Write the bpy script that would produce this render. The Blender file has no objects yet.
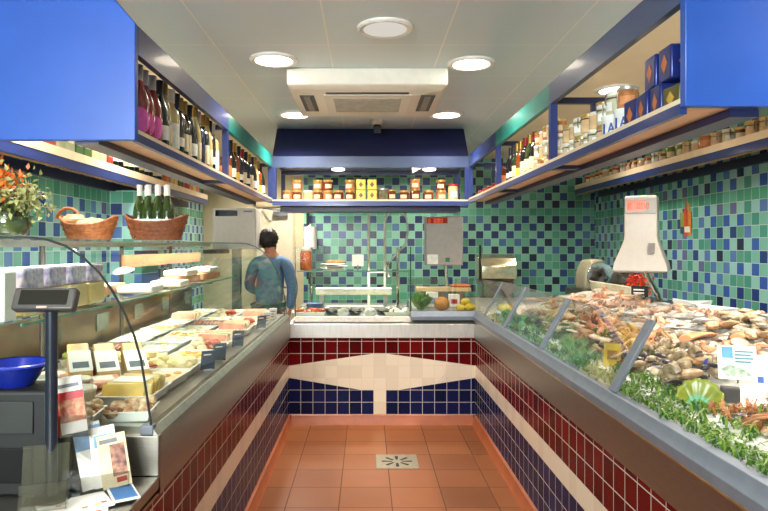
import bpy, bmesh, math, random
from mathutils import Vector, Matrix, Euler, noise as mnoise
PI = math.pi
R = random.Random(11)
C = bpy.context.scene.collection
# ---- the survey of the shop: eye height, focal length in pixels, vanishing point
H, F, VX, VY = 1.488, 630.0, 366.6, 246.6
def at(px, py, Y): return Vector(((px-VX)*Y/F, Y, H-(py-VY)*Y/F))
def lin(c):
    if isinstance(c, str): c = tuple(int(c[i:i+2], 16) for i in (0, 2, 4))
    return tuple(((v/255)/12.92 if v/255 <= .04045 else ((v/255+.055)/1.055)**2.4) for v in c)+(1,)

# ---------------------------------------------------------------- materials
class NT:
    def __init__(s, name):
        s.m = bpy.data.materials.new(name); s.m.use_nodes = True
        s.t = s.m.node_tree; s.t.nodes.clear()
        s.out = s.t.nodes.new('ShaderNodeOutputMaterial')
    def n(s, kind, **kw):
        x = s.t.nodes.new(kind)
        for k, v in kw.items(): setattr(x, k, v)
        return x
    def l(s, a, b): s.t.links.new(a, b)
    def math(s, op, a, b=None, c=None):
        x = s.n('ShaderNodeMath', operation=op)
        for i, v in enumerate((a, b, c)):
            if v is None: continue
            if isinstance(v, (int, float)): x.inputs[i].default_value = v
            else: s.l(v, x.inputs[i])
        return x.outputs[0]
    def bsdf(s, rough=.5, metal=0, spec=.5, coat=0, trans=0, sub=0):
        b = s.n('ShaderNodeBsdfPrincipled')
        b.inputs['Roughness'].default_value = rough; b.inputs['Metallic'].default_value = metal
        b.inputs['Specular IOR Level'].default_value = spec; b.inputs['Coat Weight'].default_value = coat
        b.inputs['Coat Roughness'].default_value = .08
        b.inputs['Transmission Weight'].default_value = trans
        s.l(b.outputs[0], s.out.inputs[0]); return b
_mc = {}
def M(name, col, rough=.5, metal=0, var=.12, scale=25, spec=.5, coat=0, trans=0, bump=0, col2=None, stretch=None):
    if name in _mc: return _mc[name]
    t = NT(name); b = t.bsdf(rough, metal, spec, coat, trans)
    tc = t.n('ShaderNodeTexCoord'); src = tc.outputs['Object']
    if stretch:
        mp = t.n('ShaderNodeMapping'); mp.inputs['Scale'].default_value = stretch; t.l(src, mp.inputs[0]); src = mp.outputs[0]
    nz = t.n('ShaderNodeTexNoise'); nz.inputs['Scale'].default_value = scale; nz.inputs['Detail'].default_value = 4
    t.l(src, nz.inputs['Vector'])
    mx = t.n('ShaderNodeMix', data_type='RGBA')
    c = lin(col)
    if col2: d = lin(col2)
    else: d = tuple(min(1, v*(1+var)) for v in c[:3])+(1,); c = tuple(v*(1-var) for v in c[:3])+(1,)
    mx.inputs[6].default_value = c; mx.inputs[7].default_value = d
    mr = t.n('ShaderNodeMapRange'); mr.inputs[1].default_value = .35; mr.inputs[2].default_value = .65
    t.l(nz.outputs['Fac'], mr.inputs[0]); t.l(mr.outputs[0], mx.inputs[0]); t.l(mx.outputs[2], b.inputs['Base Color'])
    if bump:
        bp = t.n('ShaderNodeBump'); bp.inputs['Strength'].default_value = bump; bp.inputs['Distance'].default_value = .004
        t.l(nz.outputs['Fac'], bp.inputs['Height']); t.l(bp.outputs[0], b.inputs['Normal'])
    _mc[name] = t.m; return t.m
def glass_mat(name, tint=(.93, .97, .95), base=.05, edge=.55):
    if name in _mc: return _mc[name]
    t = NT(name)
    tr = t.n('ShaderNodeBsdfTransparent'); tr.inputs[0].default_value = tint+(1,)
    gl = t.n('ShaderNodeBsdfGlossy'); gl.inputs['Roughness'].default_value = .03
    lw = t.n('ShaderNodeLayerWeight'); lw.inputs[0].default_value = .5
    f = t.math('MULTIPLY_ADD', t.math('POWER', lw.outputs['Facing'], 4.0), edge, base)
    mx = t.n('ShaderNodeMixShader'); t.l(f, mx.inputs[0]); t.l(tr.outputs[0], mx.inputs[1]); t.l(gl.outputs[0], mx.inputs[2])
    t.l(mx.outputs[0], t.out.inputs[0]); _mc[name] = t.m; return t.m
def emit_mat(name, col, s):
    if name in _mc: return _mc[name]
    t = NT(name); e = t.n('ShaderNodeEmission'); e.inputs[0].default_value = lin(col); e.inputs[1].default_value = s
    t.l(e.outputs[0], t.out.inputs[0]); _mc[name] = t.m; return t.m
def tile_coords(t, axis, tu, tv, ou, ov, g):
    ge = t.n('ShaderNodeNewGeometry'); sp = t.n('ShaderNodeSeparateXYZ'); t.l(ge.outputs['Position'], sp.inputs[0])
    ua, va = {'YZ': (1, 2), 'XZ': (0, 2), 'XY': (0, 1)}[axis]
    u = t.math('DIVIDE', t.math('SUBTRACT', sp.outputs[ua], ou), tu)
    v = t.math('DIVIDE', t.math('SUBTRACT', sp.outputs[va], ov), tv)
    fu, fv = t.math('FRACT', u), t.math('FRACT', v)
    du = t.math('ABSOLUTE', t.math('SUBTRACT', fu, .5)); dv = t.math('ABSOLUTE', t.math('SUBTRACT', fv, .5))
    gr = t.math('MAXIMUM', t.math('GREATER_THAN', du, .5-g/tu), t.math('GREATER_THAN', dv, .5-g/tv))
    return t.math('FLOOR', u), t.math('FLOOR', v), gr, ge
def tile_mat(name, axis, t_, ou, ov, cols, grout, g=.0025, rough=.12, checker=None, stain=None, row=None, spec=.5):
    """square tiles: a colour drawn per tile, grout lines, cushioned edges"""
    t = NT(name); b = t.bsdf(rough, 0, spec)
    cu, cv, gr, ge = tile_coords(t, axis, t_, t_, ou, ov, g)
    cb = t.n('ShaderNodeCombineXYZ'); t.l(cu, cb.inputs[0]); t.l(cv, cb.inputs[1])
    wn = t.n('ShaderNodeTexWhiteNoise', noise_dimensions='3D'); t.l(cb.outputs[0], wn.inputs['Vector'])
    def ramp(cs):
        rp = t.n('ShaderNodeValToRGB'); rp.color_ramp.interpolation = 'CONSTANT'
        el = rp.color_ramp.elements
        tot = sum(w for _, w in cs); a = 0
        while len(el) < len(cs): el.new(.5)
        for e, (c, w) in zip(el, cs): e.position = a/tot; e.color = lin(c); a += w
        t.l(wn.outputs['Value'], rp.inputs[0]); return rp.outputs[0]
    col = ramp(cols)
    if checker:
        par = t.math('ABSOLUTE', t.math('MODULO', t.math('ADD', cu, cv), 2))
        mx = t.n('ShaderNodeMix', data_type='RGBA'); t.l(par, mx.inputs[0]); t.l(col, mx.inputs[6]); t.l(ramp(checker), mx.inputs[7]); col = mx.outputs[2]
    if row:
        isr = t.math('COMPARE', t.math('ABSOLUTE', t.math('MODULO', cv, row[0])), row[1], .1)
        mx = t.n('ShaderNodeMix', data_type='RGBA'); t.l(isr, mx.inputs[0]); t.l(col, mx.inputs[6]); t.l(ramp(row[2]), mx.inputs[7]); col = mx.outputs[2]
    if stain:
        nz = t.n('ShaderNodeTexNoise'); nz.inputs['Scale'].default_value = 2.3; nz.inputs['Detail'].default_value = 6
        t.l(ge.outputs['Position'], nz.inputs['Vector'])
        mr = t.n('ShaderNodeMapRange'); mr.inputs[1].default_value = .58; mr.inputs[2].default_value = .74; mr.inputs[4].default_value = .55
        t.l(nz.outputs['Fac'], mr.inputs[0])
        mx = t.n('ShaderNodeMix', data_type='RGBA'); t.l(mr.outputs[0], mx.inputs[0]); t.l(col, mx.inputs[6]); mx.inputs[7].default_value = lin(stain); col = mx.outputs[2]
    mg = t.n('ShaderNodeMix', data_type='RGBA'); t.l(gr, mg.inputs[0]); t.l(col, mg.inputs[6]); mg.inputs[7].default_value = lin(grout)
    t.l(mg.outputs[2], b.inputs['Base Color'])
    t.l(t.math('MULTIPLY_ADD', gr, .6, rough), b.inputs['Roughness'])
    bp = t.n('ShaderNodeBump'); bp.inputs['Strength'].default_value = .35; bp.inputs['Distance'].default_value = .002; bp.invert = True
    t.l(gr, bp.inputs['Height']); t.l(bp.outputs[0], b.inputs['Normal'])
    return t.m

# ---------------------------------------------------------------- mesh building
WL = {}
class MB:
    def __init__(s): s.v = []; s.f = []; s.mi = []
    def add(s, vs, fs, m=0, mat=None):
        o = len(s.v)
        s.v += [(mat @ Vector(p)) if mat else Vector(p) for p in vs]
        s.f += [tuple(i+o for i in q) for q in fs]; s.mi += [m]*len(fs); return s
    def box(s, x0, x1, y0, y1, z0, z1, m=0, mat=None):
        x0, x1 = min(x0, x1), max(x0, x1); y0, y1 = min(y0, y1), max(y0, y1)
        return s.add([(x, y, z) for x in (x0, x1) for y in (y0, y1) for z in (z0, z1)],
              [(0, 1, 3, 2), (4, 6, 7, 5), (0, 4, 5, 1), (2, 3, 7, 6), (0, 2, 6, 4), (1, 5, 7, 3)], m, mat)
    def lathe(s, prof, n=16, m=0, mat=None, cx=0, cy=0, a0=0, a1=2*PI, cap=True):
        full = abs(a1-a0-2*PI) < 1e-6; k = n if full else n+1
        vs = [(cx+r*math.cos(a0+(a1-a0)*i/n), cy+r*math.sin(a0+(a1-a0)*i/n), z) for r, z in prof for i in range(k)]
        fs = []
        for j in range(len(prof)-1):
            for i in range(n):
                i2 = (i+1) % k
                fs.append((j*k+i, j*k+i2, (j+1)*k+i2, (j+1)*k+i))
        if cap and full:
            if prof[0][0] > 1e-5: fs.append(tuple(range(k))[::-1])
            if prof[-1][0] > 1e-5: fs.append(tuple((len(prof)-1)*k+i for i in range(k)))
        return s.add(vs, fs, m, mat)
    def tube(s, pts, r, n=8, m=0, mat=None, closed=False):
        pts = [Vector(p) for p in pts]; L = len(pts)
        rs = r if isinstance(r, (list, tuple)) else [r]*L
        vs = []; fs = []; up = None
        for i, p in enumerate(pts):
            a = pts[(i-1) % L] if (closed or i) else p; b = pts[(i+1) % L] if (closed or i < L-1) else p
            d = (b-a)
            d = d.normalized() if d.length > 1e-9 else Vector((0, 0, 1))
            if up is None: up = d.orthogonal().normalized()
            up = (up-d*up.dot(d)); up = up.normalized() if up.length > 1e-6 else d.orthogonal().normalized()
            w = d.cross(up)
            for k in range(n):
                t = 2*PI*k/n; vs.append(p+(up*math.cos(t)+w*math.sin(t))*rs[i])
        for i in range(L if closed else L-1):
            j = (i+1) % L
            for k in range(n):
                k2 = (k+1) % n; fs.append((i*n+k, i*n+k2, j*n+k2, j*n+k))
        if not closed: fs += [tuple(range(n))[::-1], tuple((L-1)*n+k for k in range(n))]
        return s.add(vs, fs, m, mat)
    def prism(s, poly, a, b, axis='y', m=0, mat=None):
        """poly in the plane square to the axis: y->(x,z), x->(y,z), z->(x,y)"""
        def P(p, t): return {'y': (p[0], t, p[1]), 'x': (t, p[0], p[1]), 'z': (p[0], p[1], t)}[axis]
        n = len(poly); vs = [P(p, a) for p in poly]+[P(p, b) for p in poly]
        fs = [tuple(range(n)), tuple(range(2*n-1, n-1, -1))]+[(i, i+n, (i+1) % n+n, (i+1) % n) for i in range(n)]
        return s.add(vs, fs, m, mat)
    def sheet(s, line, th, a, b, axis='y', m=0, seg=1):
        """a bent sheet: polyline swept along the axis with thickness"""
        pts = [Vector(p) for p in line]; nn = []
        for i in range(len(pts)):
            d = pts[min(i+1, len(pts)-1)]-pts[max(i-1, 0)]; d.normalize(); nn.append(Vector((-d.y, d.x)))
        poly = [p+q*th/2 for p, q in zip(pts, nn)]+[p-q*th/2 for p, q in zip(pts[::-1], nn[::-1])]
        n = len(poly); h = n//2
        def P(p, t): return (p[0], t, p[1]) if axis == 'y' else (t, p[0], p[1])
        vs = [P(p, a) for p in poly]+[P(p, b) for p in poly]
        fs = [(i, i+n, (i+1) % n+n, (i+1) % n) for i in range(n)]
        for o in (0, n): fs += [(o+i, o+i+1, o+n-2-i, o+n-1-i) for i in range(h-1)]
        return s.add(vs, fs, m)
    def ell(s, c, r, nu=12, nv=8, m=0, mat=None, bump=0, seed=0, bs=3.0, cut=None):
        vs = []; fs = []
        for j in range(nv+1):
            th = PI*j/nv
            for i in range(nu):
                ph = 2*PI*i/nu
                d = Vector((math.sin(th)*math.cos(ph), math.sin(th)*math.sin(ph), math.cos(th)))
                k = 1+(bump*mnoise.noise(d*bs+Vector((seed*7.3, seed*3.1, 0))) if bump else 0)
                p = Vector((c[0]+d.x*r[0]*k, c[1]+d.y*r[1]*k, c[2]+d.z*r[2]*k))
                if cut is not None and p.z < cut: p.z = cut
                vs.append(p)
        for j in range(nv):
            for i in range(nu): fs.append((j*nu+i, (j+1)*nu+i, (j+1)*nu+(i+1) % nu, j*nu+(i+1) % nu))
        return s.add(vs, fs, m, mat)
    def build(s, name, mats, parent=None, bevel=0, smooth=35, loc=None):
        me = bpy.data.meshes.new(name)
        if parent is not None: off = WL[parent.name]
        elif loc is not None: off = Vector(loc)
        else:
            xs = [p.x for p in s.v]; ys = [p.y for p in s.v]; zs = [p.z for p in s.v]
            off = Vector(((min(xs)+max(xs))/2, (min(ys)+max(ys))/2, min(zs)))
        me.from_pydata([tuple(p-off) for p in s.v], [], s.f); me.update()
        for m in (mats if isinstance(mats, (list, tuple)) else [mats]): me.materials.append(m)
        if max(s.mi or [0]): me.polygons.foreach_set('material_index', s.mi)
        bm = bmesh.new(); bm.from_mesh(me); bmesh.ops.remove_doubles(bm, verts=bm.verts, dist=1e-6)
        bmesh.ops.recalc_face_normals(bm, faces=bm.faces); bm.to_mesh(me); bm.free()
        if smooth:
            me.polygons.foreach_set('use_smooth', [True]*len(me.polygons)); me.set_sharp_from_angle(angle=math.radians(smooth))
        o = bpy.data.objects.new(name, me); C.objects.link(o)
        if parent is not None: o.parent = parent
        else: o.location = off
        WL[o.name] = off.copy()
        if bevel:
            bv = o.modifiers.new('bevel', 'BEVEL'); bv.width = bevel; bv.segments = 2; bv.limit_method = 'ANGLE'
        return o
def tag(o, label, cat, group=None, kind=None):
    if label: o['label'] = label
    if cat: o['category'] = cat
    if group: o['group'] = group
    if kind: o['kind'] = kind
    return o
def thing(name, label, cat, loc=(0, 0, 0), group=None):
    o = bpy.data.objects.new(name, None); C.objects.link(o); o.location = loc; o.empty_display_size = .05
    WL[o.name] = Vector(loc); return tag(o, label, cat, group)
def struct(o): o['kind'] = 'structure'; return o
KIDS = {}
def kids(o):
    return [c for c in o.children]
def dup(root, label=None, group=None):
    def cp(o, par):
        c = o.copy(); C.objects.link(c)
        if par is not None: c.parent = par
        for k in kids(o): cp(k, c)
        return c
    r = cp(root, None)
    if label: r['label'] = label
    if group: r['group'] = group
    return r
class Proto:
    """the first placing moves the object itself, later ones copy it"""
    def __init__(s, make): s.make = make; s.o = None
    def put(s, loc, rz=0, sc=1, label=None, group=None, rx=0, ry=0):
        if s.o is None: s.o = s.make(); o = s.o
        else: o = dup(s.o)
        o.location = loc; o.rotation_euler = (rx, ry, rz)
        o.scale = (sc, sc, sc) if isinstance(sc, (int, float)) else sc
        if label: o['label'] = label
        if group: o['group'] = group
        return o
ORD = ('first second third fourth fifth sixth seventh eighth ninth tenth eleventh twelfth thirteenth fourteenth fifteenth sixteenth '
       'seventeenth eighteenth nineteenth twentieth twenty-first twenty-second twenty-third twenty-fourth twenty-fifth twenty-sixth twenty-seventh twenty-eighth twenty-ninth thirtieth thirty-first thirty-second').split()
_g = {}
def light(kind, loc, power, col=(1, .93, .82), size=.1, rot=(0, 0, 0), spot=None, blend=.5, sy=None, spread=180):
    d = bpy.data.lights.new('lamp_light', kind); d.energy = power; d.color = col
    if kind == 'AREA':
        d.size = size; d.spread = math.radians(spread)
        if sy: d.shape = 'RECTANGLE'; d.size_y = sy
    else: d.shadow_soft_size = size
    if kind == 'SPOT': d.spot_size = math.radians(spot); d.spot_blend = blend
    o = bpy.data.objects.new('lamp_light', d); C.objects.link(o); o.location = loc; o.rotation_euler = rot; return o

# ---------------------------------------------------------------- common materials
STEEL = M('brushed_steel', (150, 146, 138), .4, 1, .06, 18, stretch=(1, 1, 14), bump=.03)
STEELD = M('dull_steel', (120, 116, 108), .4, 1, .1, 20)
BSTEEL = M('bright_steel', (214, 212, 206), .3, .75, .06, 9, stretch=(6, 1, 1), bump=.03)
CHROME = M('chrome', (215, 215, 210), .12, 1, .03)
BLUE = M('blue_paint', (28, 76, 164), .38, 0, .05, 6, coat=.15)
NAVY = M('navy_paint', (22, 29, 66), .4, 0, .08, 6)
INDIGO = M('indigo_paint', (38, 54, 112), .36, 0, .06, 6, coat=.2)
SLATE = M('slate_blue_paint', (62, 76, 112), .34, 0, .06, 6, coat=.2)
TEAL = M('teal_paint', (30, 128, 118), .34, 0, .06, 6, coat=.2)
CREAM = M('cream_plaster', (206, 192, 158), .75, 0, .04, 8)
WOOD = M('pale_shelf_wood', (206, 168, 132), .55, 0, .1, 14, stretch=(1, 1, 6))
CREAMW = M('cream_shelf_lip', (238, 214, 182), .5, 0, .05, 14)
WHITE = M('white_plastic', (226, 222, 214), .4, 0, .03)
PAPER = M('white_paper', (236, 232, 224), .7, 0, .03)
GREYM = M('grey_aluminium', (112, 118, 128), .42, .35, .06)
BLACK = M('black_plastic', (10, 10, 11), .6, 0, .15)
DARK = M('dark_rubber', (34, 36, 34), .5, 0, .1)
GLASS = glass_mat('case_glass', (.96, .985, .97), .02, .22)
GLASSF = glass_mat('fish_glass', (.95, .975, .96), .15, .5)
GEDGE = M('glass_edge_green', (40, 60, 52), .2, 0, .1)
ACRYL = glass_mat('clear_acrylic', (.9, .9, .9), .12, .5)
# ================================================================ THE SETTING
XL, XR, YB, YF, ZC = -1.97, 2.75, 7.6, -1.7, 2.55
LM = ('a0cdbf', '8fc0b0', '7fb5a2', '5f9f88')
mint = [((148, 204, 190), 4), ((124, 188, 170), 3), ((92, 160, 136), 2.0), ((156, 206, 204), 1.8)]
blues = [((58, 96, 172), 3), ((42, 66, 124), 2.2), ((88, 124, 180), 1.6), ((78, 150, 134), 2.2), ((36, 44, 76), .9), ((104, 106, 152), 1.1)]
rowg = [((84, 164, 134), 3), ((104, 178, 154), 2), ((72, 146, 124), 1)]
mos_side = tile_mat('glass_mosaic_side', 'YZ', .09, 0, .02, mint, (188, 208, 200), .0022, .24, blues, row=(11, 9, rowg))
mos_back = tile_mat('glass_mosaic_back', 'XZ', .092, .03, .02, [((124, 182, 154), 4), ((104, 166, 136), 3), ((82, 144, 116), 1.5)], (168, 194, 176), .0022, .3, [((46, 70, 116), 3), ((34, 50, 86), 2.6), ((70, 106, 142), 1.4), ((86, 150, 124), 1.4), ((30, 36, 58), 1.2)], row=(11, 9, rowg))
terra = [((134, 78, 43), 3), ((126, 72, 39), 2), ((138, 82, 46), 2), ((120, 69, 38), 1)]
floor_m = tile_mat('terracotta_floor', 'XY', .305, .146, 4.2, terra, (88, 56, 38), .003, .38, stain=(120, 58, 32))
skirt_m = M('terracotta_skirting', (158, 84, 48), .4, 0, .12, 7)
struct(MB().box(XL-.1, XR+.1, YF-.1, YB+.1, -.1, 0).build('floor', floor_m))
# ceiling: metal panels 0.6 x 1.2 with open joints
t = NT('ceiling_panels'); b = t.bsdf(.42, 0, .5, .12)
cu, cv, gr, ge = tile_coords(t, 'XY', .6, .6, .4, 3.32, .004)
mg = t.n('ShaderNodeMix', data_type='RGBA'); t.l(gr, mg.inputs[0]); mg.inputs[6].default_value = lin((208, 222, 228)); mg.inputs[7].default_value = lin((238, 238, 234))
t.l(mg.outputs[2], b.inputs['Base Color'])
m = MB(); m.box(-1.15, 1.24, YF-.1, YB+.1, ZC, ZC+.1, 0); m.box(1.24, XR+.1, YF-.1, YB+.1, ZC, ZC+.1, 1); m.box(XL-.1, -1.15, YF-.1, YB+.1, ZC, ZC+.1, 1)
struct(m.build('ceiling', [t.m, M('cream_lamplit_ceiling', (252, 234, 202), .6, 0, .02, 5)]))  # cream side boards, brightened in colour to stand in for warm lamplight
mos_left = tile_mat('glass_mosaic_left', 'YZ', .09, 0, .02, [((160, 212, 206), 4), ((136, 196, 186), 3), ((110, 176, 158), 2.0)], (196, 214, 208), .0022, .24, [((56, 92, 168), 3), ((44, 70, 130), 2), ((92, 134, 186), 1.4), ((112, 180, 164), 2), ((104, 106, 152), .7)], row=(11, 9, rowg))
struct(MB().box(XL-.1, XL, YF-.1, YB+.1, 0, ZC).build('wall_left', mos_left))
struct(MB().box(XR, XR+.1, YF-.1, YB+.1, 0, ZC).build('wall_right', mos_side))
w = MB()
w.box(XL, -1.36, YB, YB+.1, 0, ZC, 0); w.box(-1.36, -.86, YB, YB+.1, 2.0, ZC, 0); w.box(-.86, -.76, YB, YB+.1, 0, ZC, 0); w.box(-.76, XR, YB, YB+.1, 0, ZC, 1)
struct(w.build('wall_back', [CREAM, mos_back]))
struct(MB().box(XL, -1.72, 4.82, 5.2, 0, 1.92).build('trim_1', tile_mat('glass_mosaic_pier', 'XZ', .09, .02, .02, mint, (188, 208, 200), .0022, .24, blues, row=(11, 9, rowg))))
# unseen street-side wall; its window is added to let in fill daylight
w = MB(); w.box(XL, XR, YF-.1, YF, 0, 1.55); w.box(XL, XR, YF-.1, YF, 2.45, ZC); w.box(XL, -1.9, YF-.1, YF, 1.55, 2.45); w.box(-.3, XR, YF-.1, YF, 1.55, 2.45)
struct(w.build('wall_front', CREAM))
win = struct(MB().box(-1.9, -.3, YF-.07, YF-.05, 1.55, 2.45).build('added_window_1', GLASS))
fr = MB()
for a, b_ in ((-1.9, -1.85), (-1.13, -1.07), (-.35, -.3)): fr.box(a, b_, YF-.1, YF, 1.55, 2.45)
fr.box(-1.9, -.3, YF-.1, YF, 1.55, 1.6); fr.box(-1.9, -.3, YF-.1, YF, 2.4, 2.45)
fr.build('added_window_frame', GREYM, win)
# staff door in the back wall
dr = struct(MB().box(-1.33, -.89, YB+.01, YB+.05, 0, 1.97).build('door_1', M('cream_door', (218, 208, 182), .5, 0, .03), bevel=.003))
j = MB(); j.box(-1.36, -1.33, YB-.02, YB+.06, 0, 2.0); j.box(-.89, -.86, YB-.02, YB+.06, 0, 2.0); j.box(-1.36, -.86, YB-.02, YB+.06, 1.97, 2.0); j.build('door_frame', M('beige_frame', (196, 178, 140), .5), dr)
cl = MB(); cl.box(-1.12, -.95, YB-.05, YB+.01, 1.86, 1.91); cl.tube([(-1.0, YB-.04, 1.92), (-1.12, YB-.14, 1.93), (-1.24, YB-.03, 1.95)], .008); cl.build('door_closer', GREYM, dr)
hd = MB(); hd.tube([(-.94, YB+.01, 1.0), (-.94, YB-.05, 1.0), (-1.05, YB-.05, 1.0)], .009); hd.build('door_handle', CHROME, dr)
# ================================================================ TILED COUNTERS
T = .102; Z0 = .082; XA, XB, YK = -.65, .91, 5.28
GR = (196, 184, 172)
def tset(axis, ou):
    return [tile_mat('red_tile_'+axis, axis, T, ou, Z0, [((92, 12, 15), 3), ((78, 9, 12), 2), ((102, 15, 17), 1)], GR, .0022, .2, spec=.04),
            tile_mat('white_tile_'+axis, axis, T, ou, Z0, [((222, 206, 184), 2), ((214, 198, 176), 1)], (200, 184, 162), .0012, .22, spec=.3),
            tile_mat('blue_tile_'+axis, axis, T, ou, Z0, [((25, 29, 70), 3), ((21, 24, 58), 2), ((32, 36, 80), 1)], GR, .0022, .2, spec=.04)]
ts, tb = tset('YZ', YK), tset('XZ', XA-.004)
zt = [Z0, Z0+2*T, Z0+3*T, Z0+4*T, Z0+5*T, .723]
def side_tiles(x, ya, yb, d):   # d: body direction
    m = MB(); x2 = x+d*.7
    m.box(x, x2, ya, yb, 0, Z0, 2); m.box(x, x2, ya, yb, Z0, zt[2], 2); m.box(x, x2, ya, yb, zt[2], zt[3], 1); m.box(x, x2, ya, yb, zt[3], .723, 0)
    return m
sk = .022
struct(MB().prism([(XA, 0), (XA+sk+.01, 0), (XA+sk, .015), (XA+.012, Z0-.008), (XA, Z0)], .2, YK, 'y').build('baseboard_left', skirt_m))
struct(MB().prism([(XB, 0), (XB-sk-.01, 0), (XB-sk, .015), (XB-.012, Z0-.008), (XB, Z0)], .2, YK, 'y').build('baseboard_right', skirt_m))
struct(MB().prism([(YK, 0), (YK-sk-.01, 0), (YK-sk, .015), (YK-.012, Z0-.008), (YK, Z0)], XA+.02, XB-.02, 'x').build('baseboard_back', skirt_m))
d = thing('floor_drain', 'square steel floor drain with radial slots set in the terracotta floor', 'drain', (.21, 4.355, 0))
m = MB(); m.box(.067, .353, 4.215, 4.497, .0005, .004); m.build('grate', M('drain_steel', (150, 140, 122), .4, .5, .1, 30), d)
m = MB()
for k in range(8):
    a = k*PI/4; mt = Matrix.Translation((.21, 4.356, 0)) @ Matrix.Rotation(a, 4, 'Z')
    m.prism([(.035, -.007), (.1, -.012), (.108, 0), (.1, .012), (.035, .007)], .0038, .0046, 'z', 0, mt)
m.build('drain_slots', M('drain_dark', (24, 18, 14), .8), d)

# ---- cheese counter (left)
CH = thing('refrigerated_cheese_counter', 'long curved-glass refrigerated counter full of cheese and deli food, red white and blue tiled base', 'counter', (-1.0, 3.6, 0))
Y0 = 1.95
side_tiles(XA, Y0, YK+.8, -1).build('tiled_base', ts, CH)
m = MB(); m.prism([(XA-.02, .723), (XA+.012, .723), (XA+.012, .87), (XA-.0, .9), (XA-.02, .905)], Y0, YK, 'y'); m.build('steel_band', STEEL, CH, bevel=.002)
m = MB(); m.prism([(XA-.02, .905), (XA+.004, .903), (XA-.012, .925), (XA-.02, .925)], Y0, YK, 'y'); m.build('glass_channel', M('pale_channel', (170, 170, 160), .3, .6), CH)
prof = [(-.665, .914), (-.682, 1.03), (-.70, 1.14), (-.722, 1.215), (-.752, 1.285), (-.788, 1.35), (-.83, 1.408), (-.88, 1.455), (-.934, 1.49), (-.99, 1.509), (-1.05, 1.516)]
m = MB().sheet(prof, .006, Y0+.01, YK-.02); g = m.build('front_glass', GLASS, CH); g['label'] = 'curved clear front glass'
m = MB().sheet([(-1.05, 1.516), (-1.48, 1.516)], .008, Y0+.01, YK-.02); m.build('top_glass', GLASS, CH)
inner = prof+[(-1.48, 1.516), (-1.48, .914)]
for yy in (Y0, YK-.012):
    m = MB().prism(inner, yy, yy+.008, 'y'); e = m.build('end_glass', GLASS, CH)
    m = MB()
    m.tube([(p[0], yy+.004, p[1]) for p in prof+[(-1.48, 1.517)]], .0042, 6); m.build('glass_seal', DARK, e)
m = MB().box(-.70, -.66, Y0-.004, Y0+.03, .905, .935); m.build('glass_foot', GREYM, CH, bevel=.003)
m = MB(); m.box(-.64, -1.5, Y0-.01, Y0+.02, .78, .905); m.build('end_cap', STEEL, CH, bevel=.003)
m = MB(); m.box(XA-.02, -1.5, Y0+.02, YK, .86, .905); m.prism([(-.69, .905), (-.69, .925), (-1.44, .945), (-1.44, .905)], Y0+.02, YK-.02, 'y'); m.build('display_deck', M('deck_steel', (186, 182, 172), .3, .8, .05, 20), CH)
m = MB(); m.box(-1.46, -1.5, Y0+.02, YK-.02, .9, 1.17)
m.build('rear_panel', M('rear_steel', (112, 98, 78), .35, .9, .08, 12), CH)
for k in range(6):
    yy = Y0+.35+k*.55
    mm = MB().box(-1.455, -1.46, yy, yy+.16, 1.03, 1.12); mm.build('rear_opening', M('rear_opening_grey', (96, 104, 94), .5), CH)
m = MB().box(-1.08, -1.42, Y0+.02, YK-.03, 1.238, 1.246); m.build('inner_glass_shelf', GLASS, CH)
m = MB().box(-1.078, -1.083, Y0+.02, YK-.03, 1.2375, 1.2465); m.build('shelf_edge', M('glass_edge_aqua', (90, 140, 120), .15), CH)
for yy in (2.72, 3.6, 4.5):
    m = MB(); m.tube([(-1.4, yy, .95), (-1.4, yy, 1.51)], .012); m.tube([(-1.4, yy, 1.225), (-1.1, yy, 1.23)], .008); m.build('support_post', M('bronze_post', (74, 66, 56), .4, .4), CH)
m = MB(); m.box(-1.49, -1.46, Y0+.02, YK-.02, 1.485, 1.512); m.box(-1.3, -1.33, Y0+.02, YK-.02, 1.49, 1.512); m.build('lamp_rail', M('lamp_rail_metal', (200, 200, 190), .3, .7), CH)
m = MB().box(-1.345, -1.36, 3.5, 5.1, 1.37, 1.44); o = m.build('tan_rail', M('tan_rail_paint', (120, 82, 54), .6), CH); o['label'] = 'long tan rail'  # plain tan rail below the case top
# low service counter before it
SC = thing('steel_service_counter', 'low steel service counter holding leaflet stands in front of the cheese case', 'counter', (-1.0, 1.1, 0))
m = MB(); m.box(XA+.012, -1.85, .3, Y0-.012, .745, .78); m.box(XA+.012, XA-.02, .3, Y0-.012, .723, .745); m.build('worktop', STEEL, SC, bevel=.004)
side_tiles(XA, .3, Y0-.003, -1).build('tiled_base', ts, SC)
m = MB(); m.box(-1.36, -1.84, .35, Y0-.03, .05, .745); m.build('cupboard', M('brown_steel', (110, 92, 74), .4, .6), SC)

# ---- back counter
BC = thing('glass_back_counter', 'tiled back counter with a flat upright glass case and white hexagon tile motif', 'counter', (.13, 5.7, 0))
m = MB(); y1 = YK+.75; e = .0005
x0, x1 = XA, XB; xm = XA-.004+7*T; xn = xm+T   # central white column
def face(poly, k): m.prism(poly, YK, YK+.02, 'y', k)
face([(x0, Z0), (xm, Z0), (xm, zt[1]), (xm-T, zt[1]), (x0, zt[2])], 2); face([(xn, Z0), (x1, Z0), (x1, zt[2]), (xn+T, zt[1]), (xn, zt[1])], 2)
face([(xm, Z0), (xn, Z0), (xn, zt[1]), (xm, zt[1])], 1)
face([(x0, zt[2]), (xm-T, zt[1]), (xn+T, zt[1]), (x1, zt[2]), (x1, zt[3]), (xn, zt[4]), (xm, zt[4]), (x0, zt[3])], 1)
face([(x0, zt[3]), (xm, zt[4]), (xn, zt[4]), (x1, zt[3]), (x1, .723), (x0, .723)], 0)
face([(x0, 0), (x1, 0), (x1, Z0), (x0, Z0)], 2)
m.box(x0, x1, YK+.02, y1, 0, .723, 2)
m.build('tiled_base', tb, BC)
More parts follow.
